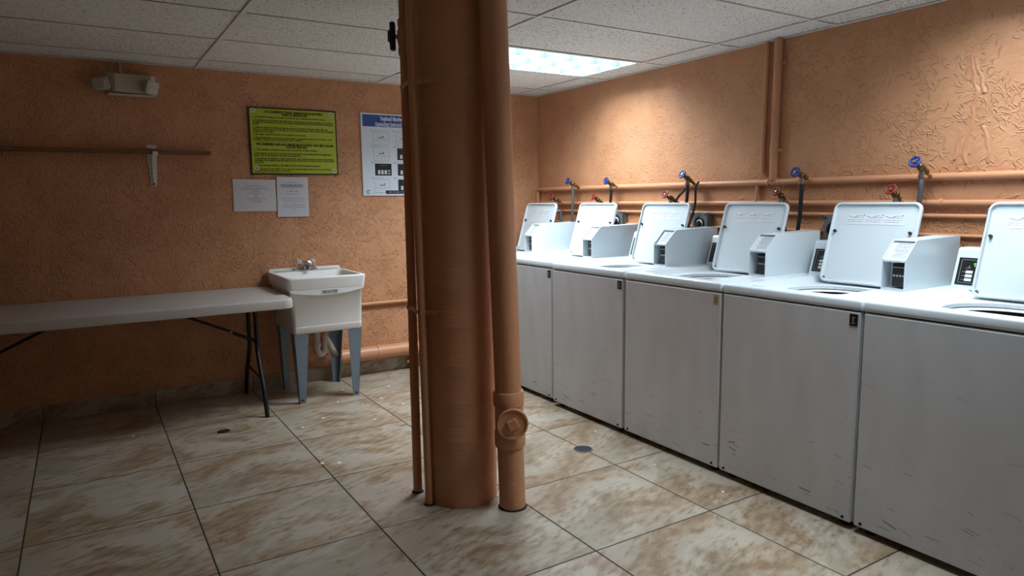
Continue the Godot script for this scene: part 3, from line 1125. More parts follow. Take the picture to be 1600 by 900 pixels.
func build_wall_pipes() -> void:
	var zf := ROOM_FRONT - 0.3
	var U := Vector3.UP
	var Z := Vector3.BACK
	wall_pipe("upper terracotta pipe along the right wall carrying blue-wheeled valves", curve([Vector3(-0.022, 0.95, 0.022), Vector3(-0.022, 1.2, 0.022), Vector3(-0.022, 1.36, 0.022), Vector3(-0.022, 1.384, 0.045), Vector3(-0.022, 1.384, 0.2)], 4) + [Vector3(-0.022, 1.386, zf)], 0.0175, [[Vector3(-0.022, 1.385, 2.43), Z], [Vector3(-0.022, 1.385, 2.36), Z], [Vector3(-0.022, 1.385, 2.56), Z]])
	wall_pipe("middle terracotta pipe along the right wall carrying red-wheeled valves", [Vector3(-0.02, 1.268, 0.06), Vector3(-0.02, 1.266, zf)], 0.0145, [[Vector3(-0.02, 1.268, 2.27), Z], [Vector3(-0.02, 1.268, 3.3), Z]])
	wall_pipe("thin terracotta conduit just under the red-wheeled valves' pipe", [Vector3(-0.014, 1.208, 0.06), Vector3(-0.014, 1.207, zf)], 0.011)
	wall_pipe("lowest thin terracotta conduit along the right wall behind the washers", [Vector3(-0.012, 1.12, 0.06), Vector3(-0.012, 1.118, zf)], 0.009)
	wall_pipe("thick vertical terracotta pipe from ceiling to upper pipe on right wall", [Vector3(-0.026, H, 2.399), Vector3(-0.026, 1.395, 2.394)], 0.0225, [[Vector3(-0.026, 2.03, 2.398), U, Vector3(0.2, 0, 1.0)], [Vector3(-0.026, 1.56, 2.395), U, Vector3(0.2, 0, 1.0)]])
	wall_pipe("thin vertical terracotta pipe ending in a cap on right wall", [Vector3(-0.016, H, 2.318), Vector3(-0.016, 1.44, 2.309)], 0.0125, [[Vector3(-0.016, 1.80, 2.313), U], [Vector3(-0.016, 1.53, 2.310), U], [Vector3(-0.016, 1.45, 2.309), U]])
	wall_pipe("short vertical terracotta stub linking the upper and middle wall pipes", [Vector3(-0.02, 1.37, 2.285), Vector3(-0.02, 1.275, 2.28)], 0.0125)
	wall_pipe("thin terracotta pipe on the back wall beside the sink", [Vector3(-1.80, 0.535, 0.018), Vector3(-0.05, 0.535, 0.018)], 0.0145)
	var d := wall_pipe("thick terracotta drain pipe low on the back wall beside the sink", [Vector3(-1.835, 0.165, 0.056), Vector3(-0.08, 0.165, 0.056)], 0.052, [[Vector3(-1.52, 0.165, 0.056), Vector3.RIGHT], [Vector3(-1.80, 0.165, 0.056), Vector3.RIGHT]])
	d.set_meta("category", "pipe")
	var st := new_st()
	bx(st, Vector3(-1.235, 0.062, 0.045), Vector3(0.055, 0.05, 0.06), 0.006)
	bx(st, Vector3(-1.215, 0.03, 0.045), Vector3(0.04, 0.06, 0.05), 0.004)
	rod(st, Vector3(-1.262, 0.062, 0.045), Vector3(-1.285, 0.062, 0.045), 0.016, 8)
	tag(obj("pipe_fitting", st, M.paint), "small terracotta pipe fitting by the skirting behind the slim pipes", "pipe fitting")

func handwheel(t: Node3D, at: Vector3, dir: Vector3, m: Material) -> void:
	var q := along(at, at + dir)
	var st := new_st()
	var ring := []
	var n := 20
	for k in n + 1:
		var a := TAU * k / n
		var rr := 0.0225 + 0.0010 * cos(8.0 * a)
		ring.append(q * Vector3(cos(a) * rr, 0.006, sin(a) * rr))
	tube(st, ring, 0.0052, 8, false)
	for k in 5:
		var a := TAU * k / 5
		bx(st, q * Vector3(cos(a) * 0.012, 0.006, sin(a) * 0.012), Vector3(0.02, 0.005, 0.006), 0.0, q.basis * Basis(Vector3.UP, -a))
	lathe(st, [Vector2(0, -0.002), Vector2(0.009, -0.002), Vector2(0.009, 0.010), Vector2(0, 0.010)], 12, q)
	var w := obj("handwheel", st, m, t)
	st = new_st()
	lathe(st, [Vector2(0, 0.009), Vector2(0.0055, 0.009), Vector2(0.0055, 0.0135), Vector2(0, 0.0145)], 10, q)
	obj("wheel_nut", st, M.steel, w)

func build_valves() -> void:
	var blue := [[3.255, 0.173, 1.448], [2.64, 0.165, 1.428], [1.814, 0.140, 1.446], [1.068, 0.134, 1.426], [0.62, 0.144, 1.437]]
	var red := [[3.128, 0.129, 1.328], [2.495, 0.121, 1.329], [1.673, 0.147, 1.322], [0.902, 0.115, 1.316], [0.418, 0.160, 1.316]]
	var place := ["nearest the camera", "beside the vertical pipes", "third from the far corner", "second from the far corner", "nearest the far corner"]
	for k in 10:
		var cold := k < 5
		var v: Array = blue[k] if cold else red[k - 5]
		var y0 := 1.385 if cold else 1.268
		var a := Vector3(-0.03, y0, v[0])
		var b := Vector3(-v[1], v[2], v[0])
		var dir := (b - a).normalized()
		var t := thing("hose_valve", "%s-wheeled hose valve on the wall pipe, %s" % ["blue" if cold else "red", place[k % 5]], "valve", Vector3.ZERO, "hose valves along the right wall")
		var l := a.distance_to(b)
		var st := new_st()
		rod(st, a - dir * 0.008, a + dir * (l * 0.45), 0.0095, 12)
		obj("nipple", st, M.paint if k % 5 < 2 or k % 3 == 0 else M.brass, t)
		st = new_st()
		var q := along(a + dir * (l * 0.35), b)
		var bl := l * 0.58
		lathe(st, [Vector2(0, 0), Vector2(0.014, 0), Vector2(0.015, bl * 0.18), Vector2(0.012, bl * 0.22), Vector2(0.017, bl * 0.35), Vector2(0.017, bl * 0.6), Vector2(0.013, bl * 0.66), Vector2(0.013, bl * 0.82), Vector2(0.006, bl * 0.86), Vector2(0.006, bl * 1.1), Vector2(0, bl * 1.1)], 14, q)
		obj("valve_body", st, M.brass, t)
		var m: Vector3 = a + dir * (l * 0.62)
		st = new_st()
		rod(st, m, m + Vector3(0, -0.038, 0), 0.0115, 12)
		lathe(st, [Vector2(0.010, 0), Vector2(0.0155, 0.001), Vector2(0.0155, 0.014), Vector2(0.010, 0.015)], 8, Transform3D(Basis.IDENTITY, m + Vector3(0, -0.044, 0)))
		obj("outlet", st, M.steel, t)
		handwheel(t, b, dir, M.blue if cold else M.red)
		# hose
		st = new_st()
		var top := m + Vector3(0, -0.044, 0)
		var sway := -0.05 if cold else 0.03
		tube(st, curve([top, top + Vector3(0, -0.05, 0), Vector3(-0.085, 1.20, v[0] + sway * 0.5), Vector3(-0.07, 1.05, v[0] + sway), Vector3(-0.065, 0.90, v[0] + sway)], 6), 0.0105, 10)
		var hm: Material = M.hose_grey if k in [0, 4, 9] else M.hose_black
		tag(obj("washer_hose", st, hm), "%s hose hanging from the %s-wheeled valve %s" % ["grey braided" if k in [0, 4, 9] else "black rubber", "blue" if cold else "red", place[k % 5]], "hose", "washer fill hoses")
	# loose black cable dropping from the pipe by the third valve
	var st3 := new_st()
	tube(st3, curve([Vector3(-0.05, 1.40, 1.86), Vector3(-0.085, 1.36, 1.87), Vector3(-0.085, 1.25, 1.866), Vector3(-0.086, 1.10, 1.81), Vector3(-0.086, 1.0, 1.79)], 6), 0.007, 8)
	tag(obj("black_cable", st3, M.hose_black), "thin black cable hanging from the upper pipe by the third valve", "cable")
	var st4 := new_st()
	tube(st4, curve([Vector3(-0.10, 1.36, 1.80), Vector3(-0.085, 1.345, 1.77), Vector3(-0.09, 1.31, 1.73), Vector3(-0.09, 1.27, 1.70)], 6), 0.007, 8)
	tag(obj("black_cable", st4, M.hose_black), "short black cable slanting between the third blue and red valves", "cable")

func build_outlets() -> void:
	var spots := [[1.09, 1.152], [1.884, 1.150], [2.80, 1.142], [3.565, 1.185]]
	var place := ["with a black plug, far end of the right wall", "with a round socket beside the hanging black cable", "half hidden behind the second nearest lid", "half hidden behind the nearest lid"]
	for k in 4:
		var t := thing("outlet_box", "grey metal electrical outlet box " + place[k], "outlet", Vector3(0, spots[k][1], spots[k][0]), "outlet boxes behind the washers")
		var st := new_st()
		box_between(st, Vector3(-0.052, -0.058, -0.058), Vector3(0, 0.058, 0.058), 0.005)
		obj("box", st, M.box_grey, t)
		st = new_st()
		box_between(st, Vector3(-0.058, -0.06, -0.06), Vector3(-0.052, 0.06, 0.06), 0.002)
		obj("cover", st, M.box_grey, t)
		st = new_st()
		var q := along(Vector3(-0.056, -0.008, 0), Vector3(-0.066, -0.008, 0))
		lathe(st, [Vector2(0, 0), Vector2(0.040, 0), Vector2(0.040, 0.006), Vector2(0.034, 0.008), Vector2(0.034, 0.004), Vector2(0, 0.004)], 20, q)
		obj("socket_ring", st, M.black, t)
		st = new_st()
		lathe(st, [Vector2(0, 0.003), Vector2(0.026, 0.003), Vector2(0.026, 0.007), Vector2(0, 0.008)], 20, q)
		obj("socket", st, M.black if k == 2 else M.white_plastic, t)
		for s in [Vector3(-0.058, 0.048, 0.048), Vector3(-0.058, 0.048, -0.048)]:
			st = new_st()
			rod(st, s, s + Vector3(-0.003, 0, 0), 0.006, 8)
			obj("screw", st, M.rubber, t)
		if k == 0 or k == 1:
			st = new_st()
			rod(st, Vector3(-0.064, -0.012, 0), Vector3(-0.088, -0.016, 0), 0.022, 14, 0.017)
			tube(st, curve([Vector3(-0.078, -0.024, 0), Vector3(-0.086, -0.045, -0.005), Vector3(-0.088, -0.08, -0.015), Vector3(-0.085, -0.19, -0.03)], 5), 0.0055, 8)
			tag(obj("power_plug", st, M.rubber), "black power plug and cord in the %s outlet box" % ["farthest", "second farthest"][k], "plug").position = t.position

# ------------------------------------------------------------------ utility sink
func build_sink() -> void:
	var t := thing("utility_sink", "white plastic laundry tub on grey legs against the back wall", "sink", Vector3(-2.035, 0, 0.3))
	var o := t.position
	var st := new_st()
	var x0 := -2.292 - o.x
	var x1 := -1.778 - o.x
	var z0 := 0.02 - o.z
	var z1 := 0.575 - o.z
	loft(st, [
		rrect(x0 + 0.036, x1 - 0.036, z0 + 0.05, z1 - 0.035, 0.02, 0.462), rrect(x0 + 0.030, x1 - 0.030, z0 + 0.045, z1 - 0.03, 0.022, 0.472), rrect(x0 + 0.028, x1 - 0.028, z0 + 0.042, z1 - 0.028, 0.024, 0.505), rrect(x0 + 0.0292, x1 - 0.0292, z0 + 0.0432, z1 - 0.0292, 0.024, 0.508),
		rrect(x0 + 0.018, x1 - 0.018, z0 + 0.02, z1 - 0.018, 0.03, 0.738), rrect(x0 + 0.006, x1 - 0.006, z0 + 0.006, z1 - 0.006, 0.03, 0.75),
		rrect(x0, x1, z0, z1, 0.025, 0.815), rrect(x0, x1, z0, z1, 0.025, 0.822), rrect(x0 + 0.004, x1 - 0.004, z0 + 0.004, z1 - 0.004, 0.022, 0.826),
		rrect(x0 + 0.024, x1 - 0.024, z0 + 0.11, z1 - 0.024, 0.03, 0.826), rrect(x0 + 0.034, x1 - 0.034, z0 + 0.125, z1 - 0.032, 0.04, 0.81), rrect(x0 + 0.05, x1 - 0.05, z0 + 0.15, z1 - 0.05, 0.05, 0.52), rrect(x0 + 0.1, x1 - 0.1, z0 + 0.2, z1 - 0.1, 0.05, 0.505)], false, true, [1, 1, 0, 2, 2, 3, 3, 3, 0, 4, 4, 4])
	var tub := obj("tub", st, M.tub, t)
	# raised ledge at the back with ribs either side of the faucet
	st = new_st()
	bx(st, Vector3(0, 0.832, z0 + 0.012), Vector3(x1 - x0 - 0.01, 0.026, 0.022), 0.006)
	obj("back_ledge", st, M.tub, tub)
	for s in [-1.0, 1.0]:
		for k in 6:
			st = new_st()
			bx(st, Vector3(s * (0.10 + 0.021 * k), 0.828, z0 + 0.065), Vector3(0.007, 0.006, 0.055), 0.002, Basis(Vector3.UP, 0.5))
			obj("rib", st, M.tub, tub)
	# front apron edge dips in a shallow bow
	st = new_st()
	var bow := [Vector2(-0.24, 0.75)]
	for k in 13:
		var a := -0.24 + 0.04 * k
		bow.append(Vector2(a, 0.735 - 0.028 * (1.0 - pow(a / 0.24, 2.0))))
	bow.append(Vector2(0.24, 0.75))
	prism(st, bow, 0.012, Transform3D(Basis.IDENTITY, Vector3(0, 0, z1 - 0.019)))
	obj("apron", st, M.tub, tub)
	st = new_st()
	box_between(st, Vector3(-0.045, 0.716, z1 - 0.0075), Vector3(0.072, 0.741, z1 - 0.0055), 0.0)
	var plate := obj("label_plate", st, M.paper, tub)
	st = new_st()
	lettering(st, "MUSTEE", 0.019, Transform3D(Basis.IDENTITY, Vector3(-0.034, 0.7285, z1 - 0.0055)), 0.094, true, true)
	obj("lettering", st, sm(rgb8(70, 66, 104), 0.6), plate)
	# legs
	for q in [[-1, 1, -2.24, 0.525], [1, 1, -1.846, 0.535], [-1, -1, -2.24, 0.095], [1, -1, -1.846, 0.095]]:
		var sx: float = q[0]
		var sz: float = q[1]
		var fx: float = q[2] - o.x
		var fz: float = q[3] - o.z
		var tx: float = (x0 + 0.034) if sx < 0 else (x1 - 0.034)
		var tz: float = (z1 - 0.036) if sz > 0 else (z0 + 0.055)
		st = new_st()
		var top_y := 0.462
		var wt := 0.092
		var wb := 0.040
		for f in 2:
			var ax := Vector3(-sx, 0, 0) if f == 0 else Vector3(0, 0, -sz)
			var th := Vector3(0, 0, -sz) * 0.004 if f == 0 else Vector3(-sx, 0, 0) * 0.004
			var A := Vector3(tx, top_y, tz)
			var B := Vector3(fx, 0.0, fz)
			var P := [A, A + ax * wt, B + ax * wb, B]
			var L1 := []
			var L2 := []
			for p in P:
				L1.append(p)
				L2.append(p + th)
			loft(st, [L1, L2])
		var leg := obj("leg", st, M.leg_grey, t)
		st = new_st()
		var c := Vector3(fx - sx * 0.019, 0.022, fz + sz * 0.0005)
		rod(st, c, c + Vector3(0, 0, sz * 0.002), 0.007, 10)
		obj("bolt_hole", st, M.dark_gap, leg)
	# faucet
	var fc := Node3D.new()
	put(fc, "faucet", t)
	var fz2 := z0 + 0.055
	st = new_st()
	loft(st, [rrect(-0.078, 0.078, fz2 - 0.026, fz2 + 0.026, 0.024, 0.827), rrect(-0.078, 0.078, fz2 - 0.026, fz2 + 0.026, 0.024, 0.836), rrect(-0.058, 0.060, fz2 - 0.024, fz2 + 0.026, 0.022, 0.850), rrect(-0.024, 0.046, fz2 - 0.02, fz2 + 0.024, 0.018, 0.876), rrect(-0.006, 0.030, fz2 - 0.014, fz2 + 0.016, 0.012, 0.893)], false, true, [0, 1, 1, 1])
	obj("faucet_base", st, M.chrome, fc)
	st = new_st()
	tube(st, curve([Vector3(0.0, 0.85, fz2), Vector3(0.0, 0.872, fz2 + 0.03), Vector3(0, 0.868, fz2 + 0.08), Vector3(0, 0.850, fz2 + 0.10)], 5), 0.0105, 12)
	obj("spout", st, M.chrome, fc)
	for s in [-0.046, 0.046]:
		st = new_st()
		rod(st, Vector3(s, 0.83, fz2), Vector3(s, 0.872, fz2), 0.008, 10)
		obj("handle_stem", st, M.chrome, fc)
		st = new_st()
		lathe(st, [Vector2(0, 0), Vector2(0.016, 0.001), Vector2(0.021, 0.012), Vector2(0.019, 0.03), Vector2(0.012, 0.035), Vector2(0, 0.035)], 10, Transform3D(Basis.IDENTITY, Vector3(s, 0.8725, fz2)))
		obj("handle", st, M.acrylic, fc)
	# trap under the tub
	st = new_st()
	tube(st, curve([Vector3(0.0, 0.47, -0.05), Vector3(0.0, 0.36, -0.05), Vector3(0.0, 0.29, -0.05), Vector3(0.02, 0.25, -0.06), Vector3(0.055, 0.26, -0.08), Vector3(0.065, 0.31, -0.10), Vector3(0.075, 0.35, -0.13), Vector3(0.10, 0.34, -0.17), Vector3(0.150, 0.25, -0.20), Vector3(0.205, 0.18, -0.235)], 5), 0.021, 14)
	for y in [0.40, 0.31]:
		lathe(st, [Vector2(0.02, 0), Vector2(0.029, 0), Vector2(0.029, 0.022), Vector2(0.02, 0.022)], 12, Transform3D(Basis.IDENTITY, Vector3(0, y, -0.05)))
	obj("drain_trap", st, M.pvc, t)

# ------------------------------------------------------------------ folding table
func build_table() -> void:
	var t := thing("folding_table", "long folding table with a speckled grey plastic top along the back wall", "table", Vector3(-3.215, 0, 0.385))
	var hx := 0.915
	var hz := 0.375
	var st := new_st()
	loft(st, [rrect(-hx + 0.012, hx - 0.012, -hz + 0.012, hz - 0.012, 0.05, 0.685), rrect(-hx + 0.004, hx - 0.004, -hz + 0.004, hz - 0.004, 0.058, 0.668), rrect(-hx, hx, -hz, hz, 0.06, 0.672), rrect(-hx, hx, -hz, hz, 0.06, 0.716), rrect(-hx + 0.004, hx - 0.004, -hz + 0.004, hz - 0.004, 0.058, 0.725), rrect(-hx + 0.012, hx - 0.012, -hz + 0.012, hz - 0.012, 0.05, 0.728)], false, true, [0, 0, 1, 1, 1])
	obj("table_top", st, M.table_top, t)
	for s in [-1.0, 1.0]:
		var x: float = s * 0.735
		for e in [[-0.115, -0.335], [0.115, 0.30]]:
			st = new_st()
			var a: float = e[0]
			var b: float = e[1]
			tube(st, curve([Vector3(x, 0.684, a), Vector3(x, 0.42, a), Vector3(x, 0.36, a + (b - a) * 0.06), Vector3(x, 0.24, a + (b - a) * 0.45), Vector3(x, 0.14, a + (b - a) * 0.75), Vector3(x, 0.0, b)], 4), 0.0135, 12)
			obj("leg", st, M.table_leg, t)
		st = new_st()
		rod(st, Vector3(x, 0.22, -0.215), Vector3(x, 0.22, 0.20), 0.008, 10)
		obj("cross_bar", st, M.table_leg, t)
		st = new_st()
		rod(st, Vector3(x, 0.43, -0.118), Vector3(x, 0.43, 0.118), 0.008, 10)
		obj("cross_bar", st, M.table_leg, t)
		st = new_st()
		tube(st, [Vector3(x, 0.43, 0.0), Vector3(x - s * 0.13, 0.495, 0.0)], 0.011, 10)
		tube(st, [Vector3(x - s * 0.10, 0.485, 0.0), Vector3(x - s * 0.49, 0.672, 0.0)], 0.0085, 10)
		obj("brace", st, M.table_leg, t)
		st = new_st()
		rod(st, Vector3(x - s * 0.13, 0.497, -0.013), Vector3(x - s * 0.13, 0.497, 0.014), 0.008, 8)
		obj("brace_lock", st, M.steel, t)

# ------------------------------------------------------------------ things on the back wall
func build_back_wall_things() -> void:
	# emergency light
	var t := thing("emergency_light", "beige twin-head emergency light high on the back wall", "emergency light", Vector3(-3.03, 2.03, 0))
	var st := new_st()
	loft(st, [
		[Vector3(-0.135, -0.062, 0), Vector3(0.132, -0.070, 0), Vector3(0.132, 0.058, 0), Vector3(-0.135, 0.066, 0)],
		[Vector3(-0.135, -0.062, 0.03), Vector3(0.132, -0.070, 0.03), Vector3(0.132, 0.058, 0.03), Vector3(-0.135, 0.066, 0.03)],
		[Vector3(-0.090, -0.052, 0.075), Vector3(0.105, -0.056, 0.075), Vector3(0.105, 0.050, 0.075), Vector3(-0.090, 0.056, 0.075)]])
	obj("housing", st, M.beige_plastic, t)
	st = new_st()
	bx(st, Vector3(0, -0.066, 0.042), Vector3(0.262, 0.006, 0.07), 0.001)
	obj("bottom_trim", st, M.white_plastic, t)
	for s in [-1.0, 1.0]:
		var head := Node3D.new()
		put(head, "lamp_head", t)
		head.position = Vector3(-0.160, -0.010, 0.060) if s < 0 else Vector3(0.092, -0.018, 0.085)
		head.rotation = Vector3(0.25, -0.55, 0.10) if s < 0 else Vector3(0.25, 0.75, -0.08)
		st = new_st()
		var fx := Transform3D(Basis(Vector3.RIGHT, Vector3.BACK, Vector3.UP), Vector3.ZERO)
		loft(st, [moved(rrect(-0.024, 0.024, -0.022, 0.022, 0.012, -0.035), fx), moved(rrect(-0.046, 0.046, -0.038, 0.038, 0.016, 0.0), fx), moved(rrect(-0.050, 0.050, -0.042, 0.042, 0.018, 0.018), fx), moved(rrect(-0.050, 0.050, -0.042, 0.042, 0.018, 0.026), fx), moved(rrect(-0.045, 0.045, -0.037, 0.037, 0.015, 0.026), fx), moved(rrect(-0.044, 0.044, -0.036, 0.036, 0.015, 0.021), fx)], false, true, [1, 1, 1, 0, 0])
		obj("shell", st, M.beige_plastic, head)
		st = new_st()
		loft(st, [moved(rrect(-0.043, 0.043, -0.035, 0.035, 0.015, 0.020), fx), moved(rrect(-0.043, 0.043, -0.035, 0.035, 0.015, 0.026), fx), moved(rrect(-0.034, 0.034, -0.026, 0.026, 0.012, 0.034), fx)], false, true, [0, 1])
		obj("lens", st, M.lens, head)
		for k in 5:
			st = new_st()
			bx(st, Vector3(-0.026 + 0.013 * k, 0, 0.033), Vector3(0.003, 0.050, 0.005), 0.0, Basis(Vector3.BACK, -0.6))
			obj("lens_rib", st, M.beige_plastic, head)
	st = new_st()
	rod(st, Vector3(-0.055, 0.055, 0.02), Vector3(-0.055, H - 2.03, 0.02), 0.007, 10)
	rod(st, Vector3(-0.055, 0.066, 0.02), Vector3(-0.055, 0.082, 0.02), 0.011, 8)
	obj("conduit", st, M.steel, t)
	# shelf board and bracket
	t = thing("shelf_bracket", "white metal shelf bracket screwed to the back wall under the wooden strip", "bracket", Vector3(-2.945, 1.626, 0))
	st = new_st()
	prism(st, [Vector2(-0.028, 0.045), Vector2(0.028, 0.045), Vector2(0.026, -0.03), Vector2(0.018, -0.195), Vector2(0.012, -0.212), Vector2(-0.012, -0.212), Vector2(-0.018, -0.195), Vector2(-0.026, -0.03)], 0.006)
	bx(st, Vector3(0, -0.08, 0.010), Vector3(0.016, 0.22, 0.012), 0.003)
	obj("wall_plate", st, M.white_plastic, t)
	st = new_st()
	bx(st, Vector3(0, -0.021, 0.045), Vector3(0.02, 0.008, 0.085), 0.001)
	bx(st, Vector3(0.012, -0.012, 0.082), Vector3(0.03, 0.026, 0.006), 0.001)
	bx(st, Vector3(-0.004, 0.020, 0.04), Vector3(0.04, 0.006, 0.075), 0.001)
	obj("arm", st, M.white_plastic, t)
	st = new_st()
	rod(st, Vector3(0, -0.198, 0.005), Vector3(0, -0.198, 0.009), 0.006, 10)
	obj("screw", st, M.dark_gap, t)
	st = new_st()
	bx(st, Vector3(-4.0, 1.6255, 0.042), Vector3(2.78, 0.024, 0.06), 0.002)
	tag(obj("shelf_board", st, M.wood), "narrow dark wooden strip resting on the white wall bracket", "shelf")
	# green rules sign
	t = thing("rules_sign", "lime-green laundry rules sign with a dark edge on the back wall", "sign", Vector3(-2.054, 1.7185, 0.0))
	var w := 0.600
	var h := 0.449
	st = new_st()
	bx(st, Vector3(0, 0, 0.009), Vector3(w, h, 0.010), 0.001)
	obj("backing", st, M.sign_edge, t)
	st = new_st()
	bx(st, Vector3(0, 0, 0.0145), Vector3(w - 0.018, h - 0.018, 0.002), 0.0)
	obj("face", st, M.sign_green, t)
	for q in [[-0.268, 0.20], [0.262, 0.197], [-0.262, -0.183], [0.270, -0.195]]:
		st = new_st()
		rod(st, Vector3(q[0], q[1], 0.015), Vector3(q[0], q[1], 0.018), 0.014, 16)
		var dsc := obj("washer_disc", st, M.washer_disc, t)
		st = new_st()
		rod(st, Vector3(q[0], q[1], 0.018), Vector3(q[0], q[1], 0.021), 0.006, 8)
		obj("screw", st, M.dark_gap, dsc)
	var lines := [
		[0.046, 0.165, 0.845, "LOS LAUNDRIES TENER TAMBIEN REGULACIONES", 0.0165, true], [0.084, 0.37, 0.66, "PARA SU MEJOR USO", 0.0165, true],
		[0.130, 0.03, 0.88, "1. Los laundries deben ser usados solamente por residentes de Palm Gardens.", 0.011, false],
		[0.180, 0.03, 0.97, "2. El residente que debe lavar ropa debe usar su turno para no ser interrumpido por los demas,", 0.011, false],
		[0.210, 0.03, 0.97, "sin dejar los laundries para otros usos o dejar la ropa en las secadoras por mucho tiempo sin", 0.011, false],
		[0.239, 0.03, 0.10, "atencion.", 0.011, false],
		[0.291, 0.03, 0.90, "3. Debe ser puntual a retirar la ropa tan pronto se termine el lavado y debe salir a la", 0.011, false],
		[0.322, 0.03, 0.975, "hora, o su ropa podra ser retirada por otro residente que espera turno de la maquina", 0.011, false],
		[0.352, 0.03, 0.27, "cuando no la recogen.", 0.011, false],
		[0.396, 0.03, 0.64, "4. No dejar ropa en la mesa, en la puerta o en el suelo.", 0.011, false],
		[0.449, 0.03, 0.95, "5. No permita que los menores jueguen solos, para prevenir danos en el laundry, para", 0.011, false],
		[0.479, 0.03, 0.59, "mantener limpio nuestro laundry de Palm Gardens.", 0.011, false],
		[0.549, 0.055, 0.965, "THE LAUNDRIES ARE ALSO UNDER REGULATIONS THAT WILL ALLOW", 0.0165, true], [0.588, 0.40, 0.64, "FOR BETTER USE", 0.0165, true],
		[0.634, 0.03, 0.77, "1. The laundries should be used only by residents of Palm Gardens.", 0.011, false],
		[0.693, 0.03, 0.94, "2. All residents must have to use the dryers load with for the residents limit on nights time,", 0.011, false],
		[0.725, 0.03, 0.565, "leave time to be between and their washing time.", 0.011, false],
		[0.771, 0.03, 0.965, "3. Keep them, the washers or dryers finish their cycle, clothes must be removed immediately,", 0.011, false],
		[0.801, 0.03, 0.975, "otherwise, the residents have the right to remove the clothes from the machine if they need to", 0.011, false],
		[0.831, 0.03, 0.13, "use them.", 0.011, false],
		[0.879, 0.065, 0.80, "4. Do not leave clothes on the table in order to avoid unpleasant situations.", 0.011, false],
		[0.935, 0.07, 0.925, "5. Do not sit on the tables, this is only to be used for folding clothes, you are also welcome", 0.011, false],
		[0.966, 0.03, 0.44, "to keep the laundry clean for all of us.", 0.011, false]]
	st = new_st()
	for q in lines:
		var fx: float = q[1]
		for twice in 2:
			lettering(st, q[3], q[4], Transform3D(Basis.IDENTITY, Vector3(-w / 2 + 0.009 + fx * (w - 0.018) + 0.0008 * twice, h / 2 - 0.009 - q[0] * (h - 0.018), 0.0155)), (q[2] - fx) * (w - 0.018), true, q[5])
	bx(st, Vector3(0.0, h / 2 - 0.009 - 0.512 * (h - 0.018), 0.0158), Vector3(w * 0.82, 0.0014, 0.0006))
	obj("lettering", st, M.ink, t)
	# two paper notices
	var r := RandomNumberGenerator.new()
	r.seed = 71
	var im := Image.create_empty(280, 216, false, Image.FORMAT_RGB8)
	im.fill(rgb8(212, 210, 213))
	var ink := rgb8(74, 74, 82)
	print_row(im, 88, 196, 40, 6, rgb8(28, 28, 32), r)
	var y := 56
	for q in [[58, 230], [52, 238], [124, 172], [128, 168], [90, 204], [134, 164], [132, 162], [134, 164], [86, 216], [118, 176], [112, 190], [122, 176]]:
		print_row(im, q[0], q[1], y, 3, ink, r)
		y += 9
	t = thing("paper_notice", "landscape white paper notice taped below the green sign", "notice", Vector3(-2.338, 1.352, 0.0), "paper notices on the back wall")
	t.rotation.z = -0.012
	st = new_st()
	bx(st, Vector3(0, 0, 0.006), Vector3(0.279, 0.216, 0.0012), 0.0)
	obj("sheet", st, M.paper, t)
	st = new_st()
	printed(st, Vector3(0, 0, 0.0068), Vector3(0.1395, 0, 0), Vector3(0, 0.108, 0))
	obj("print", st, print_material(im, 0.8), t)
	im = Image.create_empty(216, 280, false, Image.FORMAT_RGB8)
	im.fill(rgb8(208, 208, 214))
	print_row(im, 46, 150, 36, 5, rgb8(60, 60, 70), r)
	im.fill_rect(Rect2i(28, 50, 152, 24), rgb8(164, 164, 170))
	print_row(im, 82, 130, 57, 9, rgb8(96, 96, 116), r)
	print_row(im, 84, 124, 80, 4, ink, r)
	print_row(im, 70, 146, 95, 9, rgb8(40, 42, 44), r)
	print_row(im, 68, 148, 115, 9, rgb8(40, 42, 44), r)
	y = 148
	for q in [[34, 186], [34, 190], [40, 188], [96, 126], [40, 190], [44, 184], [40, 190], [96, 130]]:
		print_row(im, q[0], q[1], y, 3, rgb8(96, 96, 122), r)
		y += 11
	t = thing("paper_notice", "portrait white paper notice with a grey band below the green sign", "notice", Vector3(-2.084, 1.340, 0.0), "paper notices on the back wall")
	t.rotation.z = -0.008
	st = new_st()
	bx(st, Vector3(0, 0, 0.0085), Vector3(0.216, 0.275, 0.0012), 0.0)
	obj("sheet", st, M.paper, t)
	st = new_st()
	printed(st, Vector3(0, 0, 0.0093), Vector3(0.108, 0, 0), Vector3(0, 0.1375, 0))
	obj("print", st, print_material(im, 0.8), t)
	# instruction poster
	im = Image.create_empty(456, 600, false, Image.FORMAT_RGB8)
	im.fill(rgb8(212, 219, 228))
	im.fill_rect(Rect2i(14, 10, 428, 86), rgb8(24, 58, 140))
	var line := rgb8(128, 136, 142)
	var dark := rgb8(22, 24, 34)
